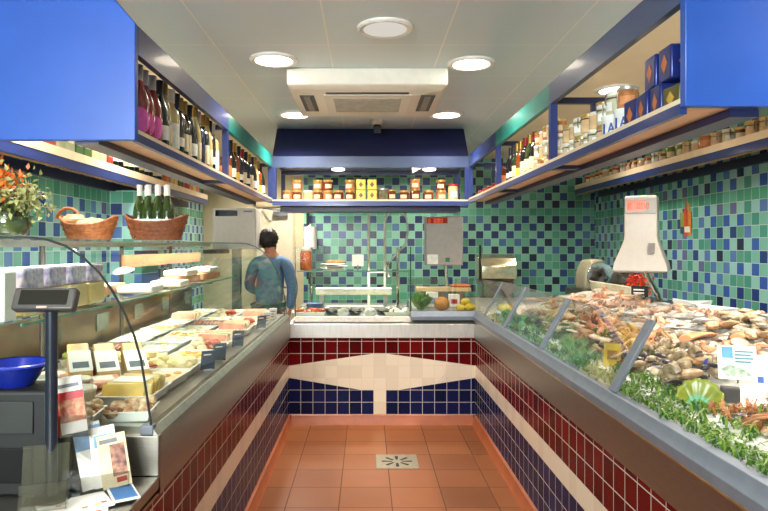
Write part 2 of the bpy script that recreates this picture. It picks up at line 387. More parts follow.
m = MB(); m.prism([(YK-.012, .723), (YK-.012, .84), (YK+.03, .855), (y1, .855), (y1, .723)], XA, XB, 'x'); m.build('steel_worktop', BSTEEL, BC, bevel=.003)
m = MB(); m.box(-.6, .37, YK+.01, YK+.04, .855, .9); m.build('white_sill', M('white_sill', (232, 222, 208), .4), BC, bevel=.003)
m = MB(); m.box(-.6, .37, YK+.02, YK+.026, .9, 1.48); m.box(-.6, .37, YK+.02, YK+.42, 1.48, 1.487); m.build('case_glass', GLASS, BC)
m = MB(); m.box(-.59, .36, YK+.04, YK+.4, 1.275, 1.283); m.build('glass_shelf', GLASS, BC)
m = MB(); m.box(-.59, .36, YK+.036, YK+.04, 1.273, 1.285); m.build('shelf_edge', M('glass_edge_aqua', (90, 140, 120), .15), BC)
m = MB()
for x in (-.6, .37): m.box(x-.004, x+.004, YK+.018, YK+.028, .9, 1.487)
m.build('corner_bead', GEDGE, BC)
for x in (-.5, .28):
    m = MB(); m.tube([(x, YK+.4, .86), (x, YK+.4, 1.48)], .014); m.build('upright', CHROME, BC)
m = MB(); m.box(-.59, .36, YK+.045, YK+.43, .8555, .9); m.build('case_deck', BSTEEL, BC, bevel=.003)
m = MB(); m.box(-.6, .37, YK+.44, y1, .855, .95); m.build('rear_ledge', STEEL, BC, bevel=.003)

# ---- fish counter (right)
FC = thing('fish_counter', 'long sloping fish counter with slanted glass panes, grey rail and tiled base', 'counter', (1.4, 3.2, 0))
side_tiles(XB, .3, YK+.8, 1).build('tiled_base', ts, FC)
m = MB(); m.prism([(XB+.02, .723), (XB-.012, .723), (XB-.012, .872), (XB+.02, .872)], .3, YK, 'y'); m.build('steel_band', STEEL, FC, bevel=.002)
RAIL = M('grey_rail', (116, 124, 136), .4, .3, .06)
m = MB(); m.prism([(XB-.02, .872), (XB-.022, .905), (XB-.008, .925), (XB+.0, .945), (XB+.035, .948), (XB+.05, .872)], .3, YK-.0, 'y')
m.prism([(YK-.02, .872), (YK-.022, .905), (YK-.008, .925), (YK, .945), (YK+.035, .948), (YK+.05, .872)], .37, XB+.05, 'x'); m.build('front_rail', RAIL, FC, bevel=.002)
m = MB(); m.box(XB-.0225, XB-.0205, .3, YK, .868, .874); m.build('rail_trim', M('brass_trim', (190, 160, 110), .3, .8), FC)
GX0, GZ0, GX1, GZ1 = XB+.012, .946, 1.07, 1.212
mullY = [2.36, 3.33, 4.22, 4.93]
nx, nz = (GZ1-GZ0), -(GX1-GX0); ln = math.hypot(nx, nz); nx /= ln; nz /= ln
for yy in mullY:
    w_ = .03 if yy < 4.5 else .012
    m = MB(); m.prism([(GX0-.008*nx, GZ0-.008*nz), (GX1-.008*nx, GZ1-.008*nz), (GX1+.006*nx, GZ1+.006*nz), (GX0+.006*nx, GZ0+.006*nz)], yy-w_, yy+w_, 'y'); m.build('mullion', RAIL, FC, bevel=.002)
for a, b_ in ((2.39, 3.3), (3.36, 4.19), (4.25, 4.918)):
    m = MB(); m.sheet([(GX0, GZ0), (GX1, GZ1)], .006, a, b_); m.build('front_glass', GLASSF, FC)
m = MB(); m.sheet([(YK+.012, .946), (YK+.16, 1.212)], .006, .375, .92, 'x')
# corner pane between the two runs
m.add([(GX0, 4.938, GZ0), (XB+.012, YK+.012, GZ0), (.92, YK+.16, GZ1), (GX1, 4.938, GZ1)], [(0, 1, 2, 3)])
m.build('corner_glass', GLASSF, FC)
m = MB(); m.prism([(XB+.02, .87), (.965, .93), (1.9, 1.115), (1.9, .87)], .3, YK-.02, 'y'); m.prism([(YK+.03, .87), (YK+.06, .93), (YK+.74, 1.0), (YK+.74, .87)], .4, 1.9, 'x'); m.build('bed_tray', M('tray_steel', (190, 188, 180), .35, .7), FC)
m = MB(); m.box(1.9, 2.16, .3, 6.03, 0, 1.1); m.build('rear_ledge', STEELD, FC, bevel=.004)
m = MB(); m.box(.375, .379, YK+.012, YK+.4, .94, 1.21); m.build('side_glass', GLASS, FC)

# ================================================================ HANGING SHELF UNITS
def hanging(name, label, xf, s, y0, y1, posts, fascias, loc, pz):
    u = thing(name, label, 'shelf unit', loc)
    X = lambda d: xf+s*d
    m = MB().box(X(.02), X(.22), y0+.03, y1, 1.874, 1.886); m.build('shelf_board', WOOD, u)
    m = MB().box(X(0), X(.02), y0+.03, y1, 1.858, 1.888); m.build('shelf_edge', INDIGO, u)
    m = MB().box(X(0), X(.02), y0+.03, y1, 1.888, 1.902); m.build('shelf_lip', CREAMW, u)
    m = MB().box(X(.14), X(.22), y0+.03, y1, 1.85, 1.874); m.build('rear_beam', NAVY, u)
    for p in posts[1:-1]:
        mm = MB().box(X(.02), X(.14), p-.03, p+.03, 1.856, 1.874); mm.build('shelf_bracket', NAVY, u)
    cuts = posts
    for (a, b_), fm in zip(zip(cuts[:-1], cuts[1:]), fascias):
        m = MB().box(X(0), X(.025), max(a, y0+.0305), b_, 2.168, 2.268); o = m.build('fascia', fm, u)
        if fm is TEAL: o['label'] = 'teal painted fascia section'
    for p in posts[1:]:
        m = MB().box(X(.002), X(.035), p-.018, p+.018, 1.9, 2.168); m.build('post', INDIGO, u)
        m = MB().box(X(.03), X(.34), p-.014, p+.014, 2.172, 2.2); m.build('crossbar', NAVY, u)
        m = MB().box(X(.20), X(.22), p-.01, p+.01, 1.887, 2.172); m.build('rear_post', NAVY, u)
    pl = [(X(0), pz), (X(0), 2.268), (X(.07), 2.35), (X(.24), ZC), (X(.62), ZC), (X(.62), pz)]
    m = MB().prism(pl, y0, y0+.03, 'y'); m.build('end_panel', BLUE, u, bevel=.003)
    return u
XLF, XRF = -.808, .875
LU = hanging('hanging_shelf_unit', 'blue hanging shelf of wine bottles above the cheese counter', XLF, -1, 2.2, 5.4, [2.2, 3.69, 5.4], [INDIGO, TEAL], (-.95, 3.8, 1.8), 1.86)
RU = hanging('hanging_shelf_unit', 'blue hanging shelf of jars and tins above the fish counter', XRF, 1, 1.73, 5.4, [1.73, 3.02, 4.27, 5.4], [SLATE, TEAL, INDIGO], (1.05, 3.6, 1.8), 1.874)
BU = thing('hanging_shelf_unit', 'blue hanging shelf of preserve jars under the navy hood above the back counter', 'shelf unit', (.04, 5.7, 1.8))
m = MB().box(XLF, XRF, 5.42, 6.0, 1.868, 1.886); m.build('shelf_board', CREAMW, BU)
m = MB().box(XLF, XRF, 5.4, 5.42, 1.838, 1.878); m.build('shelf_edge', INDIGO, BU)
m = MB().box(XLF, XRF, 5.4, 5.42, 1.878, 1.892); m.build('shelf_lip', CREAMW, BU)
m = MB().box(XLF+.04, XRF-.04, 5.6, 5.9, 1.8, 1.868); m.build('under_beam', NAVY, BU)
m = MB().box(XLF, XRF, 5.4, 5.43, 2.168, 2.262); m.build('fascia', SLATE, BU)
for x in (XLF+.015, XRF-.015):
    m = MB().box(x-.018, x+.018, 5.4, 5.436, 1.89, 2.168); m.build('post', INDIGO, BU)
    m = MB().box(x-.018, x+.018, 5.98, 6.01, 1.87, 2.2); m.build('rear_post', INDIGO, BU)
m = MB(); m.box(XLF, XRF, 5.96, 6.0, 2.168, 2.2); m.build('rear_rail', NAVY, BU)
HD = MB(); HD.prism([(5.4, 2.262), (5.43, 2.262), (5.43, 2.2), (6.0, 2.2), (6.0, ZC), (5.68, ZC)], XLF, XRF, 'x'); HD.build('hood', NAVY, BU)
for x in (-.26, .575):
    o = MB().lathe([(0, 2.186), (.055, 2.188), (.06, 2.2)], 24, 0, None, x, 5.78, cap=False).build('hood_lamp', emit_mat('lamp_glow', (255, 240, 215), 9), BU)
# wall shelves
def wall_shelf(label, xw, s, y0, y1, z, dep, loc):
    u = thing('wall_shelf', label, 'shelf', loc); X = lambda d: xw-s*d
    m = MB().box(X(0), X(dep-.02), y0, y1, z+.085, z+.1); m.build('shelf_board', WOOD, u)
    m = MB().box(X(dep-.02), X(dep), y0, y1, z, z+.055); m.build('shelf_edge', INDIGO, u)
    m = MB().box(X(dep-.02), X(dep+.003), y0, y1, z+.055, z+.105); m.build('shelf_lip', CREAMW, u)
    m = MB().box(X(dep-.03), X(dep-.02), y0, y1, z-.008, z+.03); m.build('shelf_batten', WOOD, u)
    m = MB().box(X(0), X(.05), y0, y1, z-.03, z+.03); m.build('rear_beam', NAVY, u)
    return u
LWZ, RWZ = 1.94, 2.095
wall_shelf('long blue wall shelf with cream lip on the mosaic wall behind the cheese counter', XL, -1, 1.4, 6.8, LWZ, .25, (-1.85, 4, 1.9))
wall_shelf('long blue wall shelf with cream lip on the mosaic wall behind the fish counter', XR, 1, 1.4, 7.35, RWZ, .32, (2.6, 4, 2.0))

# ================================================================ CEILING FIXTURES
AC = thing('ceiling_air_conditioner', 'white ceiling cassette air conditioner with central grille', 'air conditioner', (.0, 4.2, ZC))
ACW = M('ac_white', (228, 222, 208), .4, 0, .03)
m = MB(); n0 = [(-.475, 3.74), (.485, 3.74), (.485, 4.66), (-.475, 4.66)]; n1 = [(-.45, 3.8), (.46, 3.8), (.44, 4.56), (-.43, 4.56)]
m.add([(x, y, ZC) for x, y in n0]+[(x, y, 2.45) for x, y in n0]+[(x, y, 2.432) for x, y in n1], [(0, 1, 5, 4), (1, 2, 6, 5), (2, 3, 7, 6), (3, 0, 4, 7), (4, 5, 9, 8), (5, 6, 10, 9), (6, 7, 11, 10), (7, 4, 8, 11), (8, 9, 10, 11), (3, 2, 1, 0)])
m.build('housing', ACW, AC, bevel=.008)
m = MB(); m.box(-.27, .28, 3.9, 4.46, 2.424, 2.434); m.build('panel', ACW, AC, bevel=.004)
m = MB()
for k in range(18): m.box(-.21, .22, 3.98+k*.022, 3.99+k*.022, 2.419, 2.425)
m.build('grille', M('grille_grey', (176, 170, 156), .5), AC)
m = MB(); m.box(-.25, .26, 3.855, 3.89, 2.428, 2.434); o = m.build('vent_slot', M('vent_dark', (60, 58, 56), .6), AC)
for x in (-.375, .385):
    m = MB(); m.box(x-.045, x+.045, 3.93, 4.38, 2.428, 2.434); v = m.build('vent_slot', M('vent_dark', (60, 58, 56), .6), AC)
    m = MB(); m.box(x-.02, x+.02, 3.95, 4.36, 2.424, 2.43); m.build('louver', M('louver_grey', (120, 116, 110), .5), v)
LP = [(-.525, 3.57, 'lit round ceiling downlight left of the air conditioner, towards the shop front'), (.605, 3.64, 'lit round ceiling downlight right of the air conditioner, towards the shop front'),
      (-.575, 5.05, 'lit round ceiling downlight at the rear left corner of the air conditioner'), (.64, 5.05, 'lit round ceiling downlight at the rear right corner of the air conditioner'),
      (1.68, 4.25, 'lit round ceiling downlight seen above the jars on the fish counter shelf')]
GLOW = emit_mat('lamp_glow', (255, 240, 215), 9)
def downlight(x, y, lab, on=True):
    u = thing('ceiling_light', lab, 'light', (x, y, ZC), 'round ceiling downlights')
    m = MB().lathe([(.105, ZC-.012), (.125, ZC-.016), (.135, ZC-.008), (.137, ZC), (.1, ZC)], 32, 0, None, x, y, cap=False); m.build('trim_ring', WHITE, u)
    m = MB().lathe([(0, ZC-.02), (.06, ZC-.018), (.106, ZC-.012)], 32, 0, None, x, y, cap=False)
    m.build('diffuser', GLOW if on else emit_mat('dim_glow', (255, 248, 236), .5), u)
    return u
for x, y, lab in LP: downlight(x, y, lab)
downlight(.09, 3.05, 'dim round white ceiling light ahead of the air conditioner, larger and fainter than the rest', False)
cam_ = thing('security_camera', 'small black and white dome camera on the ceiling before the navy hood', 'camera', (.09, 5.3, ZC))
m = MB().lathe([(.05, ZC), (.05, ZC-.03), (.03, ZC-.04)], 20, 0, None, .09, 5.3); m.build('mount', WHITE, cam_)
m = MB().ell((.09, 5.3, ZC-.06), (.032, .032, .035)); m.box(.06, .12, 5.26, 5.28, ZC-.11, ZC-.06); m.build('dome', BLACK, cam_)
# ================================================================ BOTTLES AND JARS
def gl(name, col, rough=.08, trans=0): return M(name, col, rough, 0, .1, 12, .6, .6, trans)
GB = gl('green_black_glass', (16, 26, 16)); GG = gl('olive_glass', (44, 60, 22)); GR_ = gl('rose_wine', (150, 38, 28)); GP = gl('pale_wine', (196, 178, 120)); GA = gl('amber_glass', (120, 56, 16)); GN = gl('black_wine', (22, 10, 12)); GBL = gl('blue_glass', (24, 40, 84))
LABC = M('cream_label', (216, 202, 168), .6); LABP = M('pink_label', (250, 104, 196), .5, 0, .1, 60); LABW = M('white_label', (236, 234, 226), .6); LABO = M('orange_label', (214, 138, 84), .6); LABY = M('yellow_label', (214, 178, 70), .6); LABK = M('black_label', (26, 26, 30), .5)
CAPS = {'silver': M('silver_foil', (196, 190, 184), .3, .7), 'gold': M('gold_foil', (178, 140, 70), .3, .7), 'black': M('black_foil', (20, 18, 20), .3), 'red': M('red_foil', (150, 22, 24), .3), 'white': M('white_foil', (228, 222, 212), .35)}
SH = {'bordeaux': [(0, .001), (.03, 0), (.036, .004), (.037, .03), (.037, .19), (.034, .205), (.02, .222), (.0145, .235), (.014, .295), (.0155, .296), (.0155, .303), (0, .304)],
      'burgundy': [(0, .001), (.033, 0), (.04, .004), (.041, .03), (.041, .15), (.036, .18), (.024, .215), (.0155, .24), (.014, .293), (.0155, .294), (.0155, .302), (0, .303)],
      'flute': [(0, .001), (.03, 0), (.034, .004), (.035, .03), (.035, .16), (.028, .205), (.018, .245), (.014, .27), (.0135, .31), (.015, .311), (.015, .32), (0, .321)],
      'square': [(0, .001), (.034, 0), (.04, .004), (.04, .15), (.038, .165), (.016, .185), (.014, .23), (.018, .231), (.018, .25), (0, .251)]}
def bottle(kind, gm, lm, cap, lz=(.05, .13), round_label=False, desc='bottle'):
    def mk():
        u = thing('wine_bottle', desc, 'bottle')
        pr = SH[kind]; MB().lathe(pr, 18).build('glass_body', gm, u)
        rr = max(r for r, z in pr)
        top = pr[-1][1]; cz = top-.06
        MB().lathe([(.0162, cz), (.0165, top-.012), (.018, top-.011), (.018, top+.001), (0, top+.002)], 14).build('foil_capsule', CAPS[cap], u)
        if round_label:
            m = MB(); n = 20
            ring = [(rr*1.015, 0)]
            vs = []; fs = []
            for j in range(5):
                for i in range(n):
                    a = 2*PI*i/n; q = j/4; y = math.cos(a)*.046*q; z = .085+math.sin(a)*.05*q
                    th = y/rr; vs.append((rr*1.012*math.cos(th), rr*1.012*math.sin(th), z))
            for j in range(4):
                for i in range(n): fs.append((j*n+i, j*n+(i+1) % n, (j+1)*n+(i+1) % n, (j+1)*n+i))
            m.add(vs, fs); m.build('label', lm, u)
        else:
            MB().lathe([(rr*1.008, lz[0]), (rr*1.012, lz[0]+.001), (rr*1.012, lz[1]), (rr*1.008, lz[1]+.001)], 16, 0, None, 0, 0, -1.5, 1.5, False).build('label', lm, u)
        return u
    return Proto(mk)
B = {'rose': (bottle('burgundy', GR_, LABP, 'silver', round_label=True), 'rosé bottle with round pink label'),
     'pale': (bottle('flute', GP, LABC, 'gold'), 'pale clear wine bottle'),
     'pale_white': (bottle('bordeaux', GP, LABW, 'white', (.04, .15)), 'pale bottle with tall white label'),
     'green_cream': (bottle('bordeaux', GB, LABC, 'gold', (.04, .14)), 'dark green bottle with cream label'),
     'black': (bottle('bordeaux', GN, LABW, 'black', (.06, .1)), 'black bottle with narrow white label'),
     'black_red': (bottle('bordeaux', GN, LABC, 'red'), 'dark bottle with red capsule'),
     'olive': (bottle('burgundy', GG, LABC, 'gold'), 'olive green bottle with cream label'),
     'burg': (bottle('burgundy', GB, LABW, 'black', (.05, .11)), 'broad dark bottle with white label'),
     'blue': (bottle('bordeaux', GBL, LABK, 'silver', (.05, .1)), 'blue-black bottle with silver capsule'),
     'amber': (bottle('square', GA, LABO, 'black', (.04, .11)), 'squat amber bottle with orange label'),
     'amber_tall': (bottle('bordeaux', GA, LABY, 'gold', (.03, .1)), 'tall amber bottle with yellow label')}
TOP = 1.887
sixteen = ['rose', 'rose', 'rose', 'burg', 'pale', 'pale_white', 'black', 'olive', 'green_cream', 'burg', 'pale', 'blue', 'green_cream', 'pale', 'black', 'pale_white']
def hang_label(desc, k, what): return '%s, %s of the %s from the blue end panel' % (desc, ORD[k], what)
for k, b_ in enumerate(sixteen):
    p, desc = B[b_]; y = 2.44+k*.078
    p.put((XLF-.07-R.uniform(0, .012), y, TOP), R.uniform(-1.3, -1.0), 1 if b_ != 'rose' else 1.0, '%s, %s bottle from the blue end panel above the cheeses' % (desc, ORD[k]), 'bottles in the front bay of the hanging shelf')
second = ['green_cream', 'pale', 'burg', 'black_red', 'pale_white', 'olive', 'black', 'pale', 'blue', 'burg', 'pale_white', 'black', 'green_cream']
for k, b_ in enumerate(second):
    p, desc = B[b_]; y = 2.46+k*.095
    p.put((XLF-.16, y, TOP), R.uniform(-1.3, -1.0), .94, '%s, %s in the row behind, above the cheeses' % (desc, ORD[k]), 'bottles standing behind the front row')
bay2 = ['amber', 'burg', 'amber_tall', 'black', 'black_red', 'black', 'green_cream', 'burg', 'pale', 'amber_tall', 'burg']
for k, b_ in enumerate(bay2):
    p, desc = B[b_]; y = 3.95+k*.128
    p.put((XLF-.075, y, TOP), R.uniform(-1.5, -1.2), .95, '%s, %s past the post under the teal wine-side fascia' % (desc, ORD[k]), 'bottles in the rear bay of the hanging shelf')

# jars
LIDG = M('gold_lid', (206, 168, 92), .3, .6); LIDW = M('white_lid', (232, 226, 212), .4); LIDR = M('red_lid', (168, 30, 30), .35); LIDS = M('silver_lid', (190, 190, 184), .3, .7)
JT = M('terrine_content', (176, 112, 66), .15, 0, .25, 40, .5, .6); JB = M('brown_preserve', (110, 52, 22), .12, 0, .25, 40, .5, .6); JC = M('cream_terrine', (214, 178, 132), .15, 0, .15, 40, .5, .6); JG = M('green_preserve', (104, 118, 40), .12, 0, .2, 40, .5, .6); JR = M('red_preserve', (160, 44, 26), .12, 0, .2, 40, .5, .6); JP = M('pale_glass_jar', (196, 190, 160), .12, 0, .1, 30, .5, .6)
def jar(cm, lid, lab, r=.036, h=.075, lh=.014, desc='jar', clip=False):
    def mk():
        u = thing('preserve_jar', desc, 'jar')
        MB().lathe([(0, 0), (r*.9, 0), (r, .005), (r, h-lh-.012), (r*.93, h-lh-.004), (r*.93, h-lh)], 18).build('glass_body', cm, u)
        MB().lathe([(r*.97, h-lh), (r*1.01, h-lh+.002), (r*1.01, h-.003), (r*.94, h), (0, h)], 18).build('lid', lid, u)
        if lab: MB().lathe([(r*1.008, h*.2), (r*1.015, h*.21), (r*1.015, h*.56), (r*1.008, h*.57)], 12, 0, None, 0, 0, -.7, .7, False).build('label', lab, u)
        if clip:
            m = MB(); m.tube([(r*1.0, 0, h*.45), (r*1.12, 0, h*.6), (r*1.05, 0, h*.95)], .003, 5); m.tube([(r*1.03*math.cos(a), r*1.03*math.sin(a), h-lh-.008) for a in [k*PI/8 for k in range(16)]], .0025, 5, closed=True); m.build('wire_clip', STEELD, u)
        return u
    return Proto(mk)
J = {'tan': (jar(JT, LIDG, LABC), 'tan terrine jar with gold lid'), 'brown': (jar(JB, LIDG, LABC), 'brown preserve jar with cream label'),
     'cream': (jar(JC, LIDW, None), 'cream terrine jar with white lid'), 'wire': (jar(JP, LIDW, LABW, .038, .085, .016, clip=True), 'pale clip-top glass jar'),
     'tancl': (jar(JC, LIDG, None, .038, .085, .016, clip=True), 'tan clip-top terrine jar'), 'green': (jar(JG, LIDS, LABC, .034, .1), 'green pickle jar with silver lid'),
     'red': (jar(JR, LIDG, LABC), 'red preserve jar with gold lid'), 'tall': (jar(JB, LIDG, LABC, .04, .12), 'tall brown preserve jar'),
     'tallred': (jar(JC, LIDR, LABW, .037, .12), 'tall pale jar with red lid'), 'amberj': (jar(JT, LIDS, LABO, .046, .1, .016), 'broad amber jar with orange label'),
     'grey': (jar(M('grey_olive_jar', (110, 104, 78), .15, 0, .2, 40), LIDS, None, .04, .09), 'grey-olive jar with silver lid'), 'tins': (jar(JR, LIDR, LABC, .034, .06), 'small red-lidded jar')}
def tin(col, lab, name, w=.085, h=.1, d=.085):
    def mk():
        u = thing(name, 'tin', 'tin')
        MB().box(-w/2, w/2, -d/2, d/2, 0, h).build('body', col, u, bevel=.006)
        MB().prism([(0, h*.22), (w*.24, h*.5), (0, h*.78), (-w*.24, h*.5)], -d/2-.0014, -d/2-.0004, 'y').build('diamond_label', lab, u)
        MB().prism([(0, h*.22), (d*.24, h*.5), (0, h*.78), (-d*.24, h*.5)], -w/2-.0014, -w/2-.0004, 'x').build('diamond_label', lab, u)
        return u
    return Proto(mk)
# back shelf, from left to right (pixel column, stack)
BACK = [(287.5, ['tan']), (297, ['brown', 'tan']), (308.5, ['cream']), (318, ['brown', 'tan']), (328, ['tan', 'brown']), (338.5, ['brown']), (350, ['brown', 'tan']), (383, ['grey']), (391.5, ['tall']), (404, ['brown']), (415, ['tall', 'tan']), (428.5, ['brown']), (441, ['tan', 'brown']), (453, ['tallred'])]
for k, (px, st) in enumerate(BACK):
    z = TOP
    for q, jn in enumerate(st):
        p, desc = J[jn]; sc = (1.1, 1.1, .82) if jn in ('tall',) and len(st) > 1 else (1.2 if jn != 'tall' else (1., 1., .8))
        p.put(((px-VX)*5.5/F, 5.5, z), -PI/2+R.uniform(-.3, .3), sc, '%s, %s column from the left under the navy hood%s' % (desc, ORD[k if k < 7 else k+2], ', upper' if q else ''), 'jars on the shelf under the hood')
        z += {'tall': .12*(.82 if len(st) > 1 else .8), 'tallred': .12, 'grey': .09}.get(jn, .075)*(1.2 if jn != 'tall' else 1)+.0005
YT = tin(M('yellow_tin', (206, 178, 58), .3, .2), M('brown_oval', (120, 74, 30), .4), 'yellow_tin', .082, .092)
for i, x in enumerate((361, 372)):
    for q in range(2):
        YT.put(((x-VX)*5.5/F, 5.5, TOP+q*.0925), 0, 1, 'yellow square tin, %s of the %s pair among the jars under the hood' % (('lower', 'upper')[q], ('left', 'right')[i]), 'yellow tins under the hood')
tagc = MB().prism([(.385, 2.165), (.47, 2.16), (.395, 2.115)], 5.3965, 5.3995, 'y').build('paper_tag', PAPER); tag(tagc, 'small white triangular paper tag hanging from the fascia under the navy hood', 'tag')
# right hanging shelf
xs = XRF+.075
DT = tin(M('navy_tin', (30, 44, 112), .3, .25), M('orange_diamond', (190, 104, 50), .4), 'blue_tin', .09, .105); GT = tin(M('olive_tin', (92, 86, 40), .35, .3), M('gold_diamond', (190, 150, 60), .4), 'green_tin', .07, .075)
GT.put((xs-.02, 1.86, TOP), .1, 1, 'small olive tin with gold diamond, nearest the blue end panel above the fish', 'tins on the hanging shelf above the fish')
for k, y in enumerate((1.975, 2.075, 2.172)):
    DT.put((xs, y, TOP), R.uniform(-.1, .1), 1, 'navy blue tin with orange diamond, %s of the lower row above the fish' % ORD[k], 'blue tins above the fish')
    if k < 2: DT.put((xs+.005, y-.05, TOP+.1055), R.uniform(-.1, .1), 1, 'navy blue tin with orange diamond, %s of the upper row above the fish' % ORD[k], 'blue tins above the fish')
DT.put((xs+.09, 1.86, TOP), .05, 1, 'navy blue tin with orange diamond behind the small olive tin', 'blue tins above the fish')
def pot():
    u = thing('white_pot', 'white ceramic pot with blue lettering', 'pot')
    MB().lathe([(0, 0), (.046, 0), (.05, .006), (.05, .085), (.053, .09), (.053, .096), (.046, .096), (.044, .02), (0, .02)], 24).build('pot_body', M('white_ceramic', (234, 232, 228), .15), u)
    m = MB()
    mt = Matrix.Rotation(0, 4, 'Z')
    for a, poly in ((-.75, 'L'), (-.35, 'A'), (.05, 'I'), (.35, 'P')):
        q = Matrix.Rotation(a, 4, 'Z') @ Matrix.Translation((.0505, 0, .045))
        for (y0, z0, y1, z1) in {'L': [(-.01, -.02, -.01, .02), (-.01, -.02, .01, -.02)], 'A': [(-.012, -.02, 0, .02), (.012, -.02, 0, .02), (-.006, -.004, .006, -.004)], 'I': [(0, -.02, 0, .02)], 'P': [(-.008, -.02, -.008, .02), (-.008, .02, .01, .012), (.01, .012, -.008, 0)]}[poly]:
            m.tube([(0, y0, z0), (0, y1, z1)], .0034, 5, 0, q)
    m.build('lettering', M('cobalt_ink', (34, 60, 150), .3), u)
    return u
PT = Proto(pot)
for k, y in enumerate((2.285, 2.40)): PT.put((xs, y, TOP), -1.95, 1, 'white ceramic pot with blue lettering, %s the blue tins above the fish' % ('beside', 'one place behind')[k], 'white pots above the fish')
J['amberj'][0].put((xs, 2.29, TOP+.0965), PI+1.1, .82, 'broad amber jar standing on the white pot beside the blue tins', 'jars on pots')
J['wire'][0].put((xs+.01, 2.41, TOP+.0965), PI, 1.1, 'pale clip-top jar standing on the farther white pot', 'jars on pots')
def cols(y0, y1, n, kinds, lev, what, x=xs, grp='stacked jars above the fish', sc=.95):
    for k in range(n):
        y = y0+(y1-y0)*k/max(1, n-1); z = TOP
        for q in range(lev if not callable(lev) else lev(k)):
            jn = kinds[(k*2+q) % len(kinds)]; p, desc = J[jn]; hh = {'green': .1, 'wire': .085, 'tancl': .085, 'tall': .12, 'amberj': .1}.get(jn, .075)
            p.put((x+R.uniform(-.006, .006), y, z), PI+1.1+R.uniform(-.4, .4), sc, '%s, %s column %s%s' % (desc, ORD[k], what, ('', ', second layer', ', third layer')[q]), grp); z += hh*sc+.0005
cols(2.51, 2.93, 6, ['tancl', 'wire', 'wire', 'cream', 'wire', 'tancl'], 2, 'past the white pots')
cols(2.5, 2.95, 6, ['tancl', 'wire', 'tan'], lambda k: 3 if k in (0, 1, 3) else 2, 'behind the jars past the pots', xs+.09, 'jars behind the front row')
cols(3.1, 3.45, 5, ['cream', 'wire', 'tan', 'cream'], 3, 'past the first fish-side post')
kk = 0
for y, b_ in ((3.56, 'black_red'), (3.66, 'olive'), (3.77, 'black_red'), (3.88, 'amber_tall'), (3.97, 'olive'), (4.06, 'black'), (4.15, 'black')):
    p, desc = B[b_]; p.put((xs, y, TOP), PI+1.2, .82, '%s, %s bottle past the jar stacks above the fish' % (desc, ORD[kk]), 'bottles above the fish'); kk += 1
p, desc = B['amber']; p.put((xs, 4.45, TOP), PI+1.2, .9, 'squat amber bottle just past the second post above the fish', 'bottles above the fish')
for k in range(7): J['tins'][0].put((xs+(k % 2)*.03, 4.6+k*.095, TOP), PI, 1.0, 'small red-lidded jar, %s past the squat amber bottle above the fish' % ORD[k], 'small red jars above the fish')
# right wall shelf
xw = XR-.235; zt_ = RWZ+.1005
kinds = ['amberj', 'amberj', 'tan', 'tancl', 'tancl', 'brown', 'wire', 'tancl', 'amberj', 'cream', 'tancl', 'green', 'green', 'brown', 'wire', 'red', 'cream', 'red', 'red', 'wire', 'red', 'brown', 'cream', 'red', 'red', 'tan', 'red']
for k, jn in enumerate(kinds):
    p, desc = J[jn]; y = 3.55+k*.137
    p.put((xw+R.uniform(-.015, .01), y, zt_), PI+.9+R.uniform(-.3, .3), 1.25, '%s, %s from the near end of the fish-side wall shelf' % (desc, ORD[k]), 'jars on the fish side wall shelf')
# left wall shelf
xw = XL+.17; zt_ = LWZ+.1005
def carton(col, lab, name='food_carton', w=.1, d=.1, h=.2):
    def mk():
        u = thing(name, 'carton', 'box'); MB().box(-w/2, w/2, -d/2, d/2, 0, h).build('carton_body', col, u, bevel=.003)
        MB().box(w/2, w/2+.001, -d*.3, d*.3, h*.3, h*.75).build('label', lab, u); return u
    return Proto(mk)
CT = {'red carton': carton(M('red_card', (150, 36, 30), .5), LABC), 'pale green carton': carton(M('sage_card', (168, 176, 140), .5), LABW), 'green carton': carton(M('green_card', (52, 96, 40), .5), LABC), 'cream carton': carton(M('cream_card', (214, 190, 130), .5), LABW), 'orange carton': carton(M('orange_card', (200, 110, 36), .5), LABY)}
seq = ['red carton', 'pale green carton', 'pale green carton', 'green carton', 'green carton', 'cream carton', 'cream carton', 'red carton']
for k, c in enumerate(seq): CT[c].put((xw, 3.5+k*.115, zt_), R.uniform(-.05, .05), 1, '%s, %s carton on the wall shelf beyond the blue end panel' % (c, ORD[k]), 'cartons on the wall shelf')
lw = ['burg', 'black', 'green_cream', 'burg', 'black', 'olive', 'burg', 'black', 'green_cream', 'burg']
for k, b_ in enumerate(lw):
    p, desc = B[b_]; p.put((xw, 4.46+k*.105, zt_), -1, 1, '%s, %s bottle after the cartons on the wall shelf' % (desc, ORD[k]), 'bottles on the wall shelf')
seq = ['orange carton', 'cream carton', 'cream carton', 'green carton', 'red carton', 'red carton', 'orange carton', 'cream carton', 'orange carton']
for k, c in enumerate(seq): CT[c].put((xw, 5.55+k*.125, zt_), R.uniform(-.05, .05), 1, '%s, %s carton after the bottles on the wall shelf' % (c, ORD[k]), 'cartons at the far end of the wall shelf')

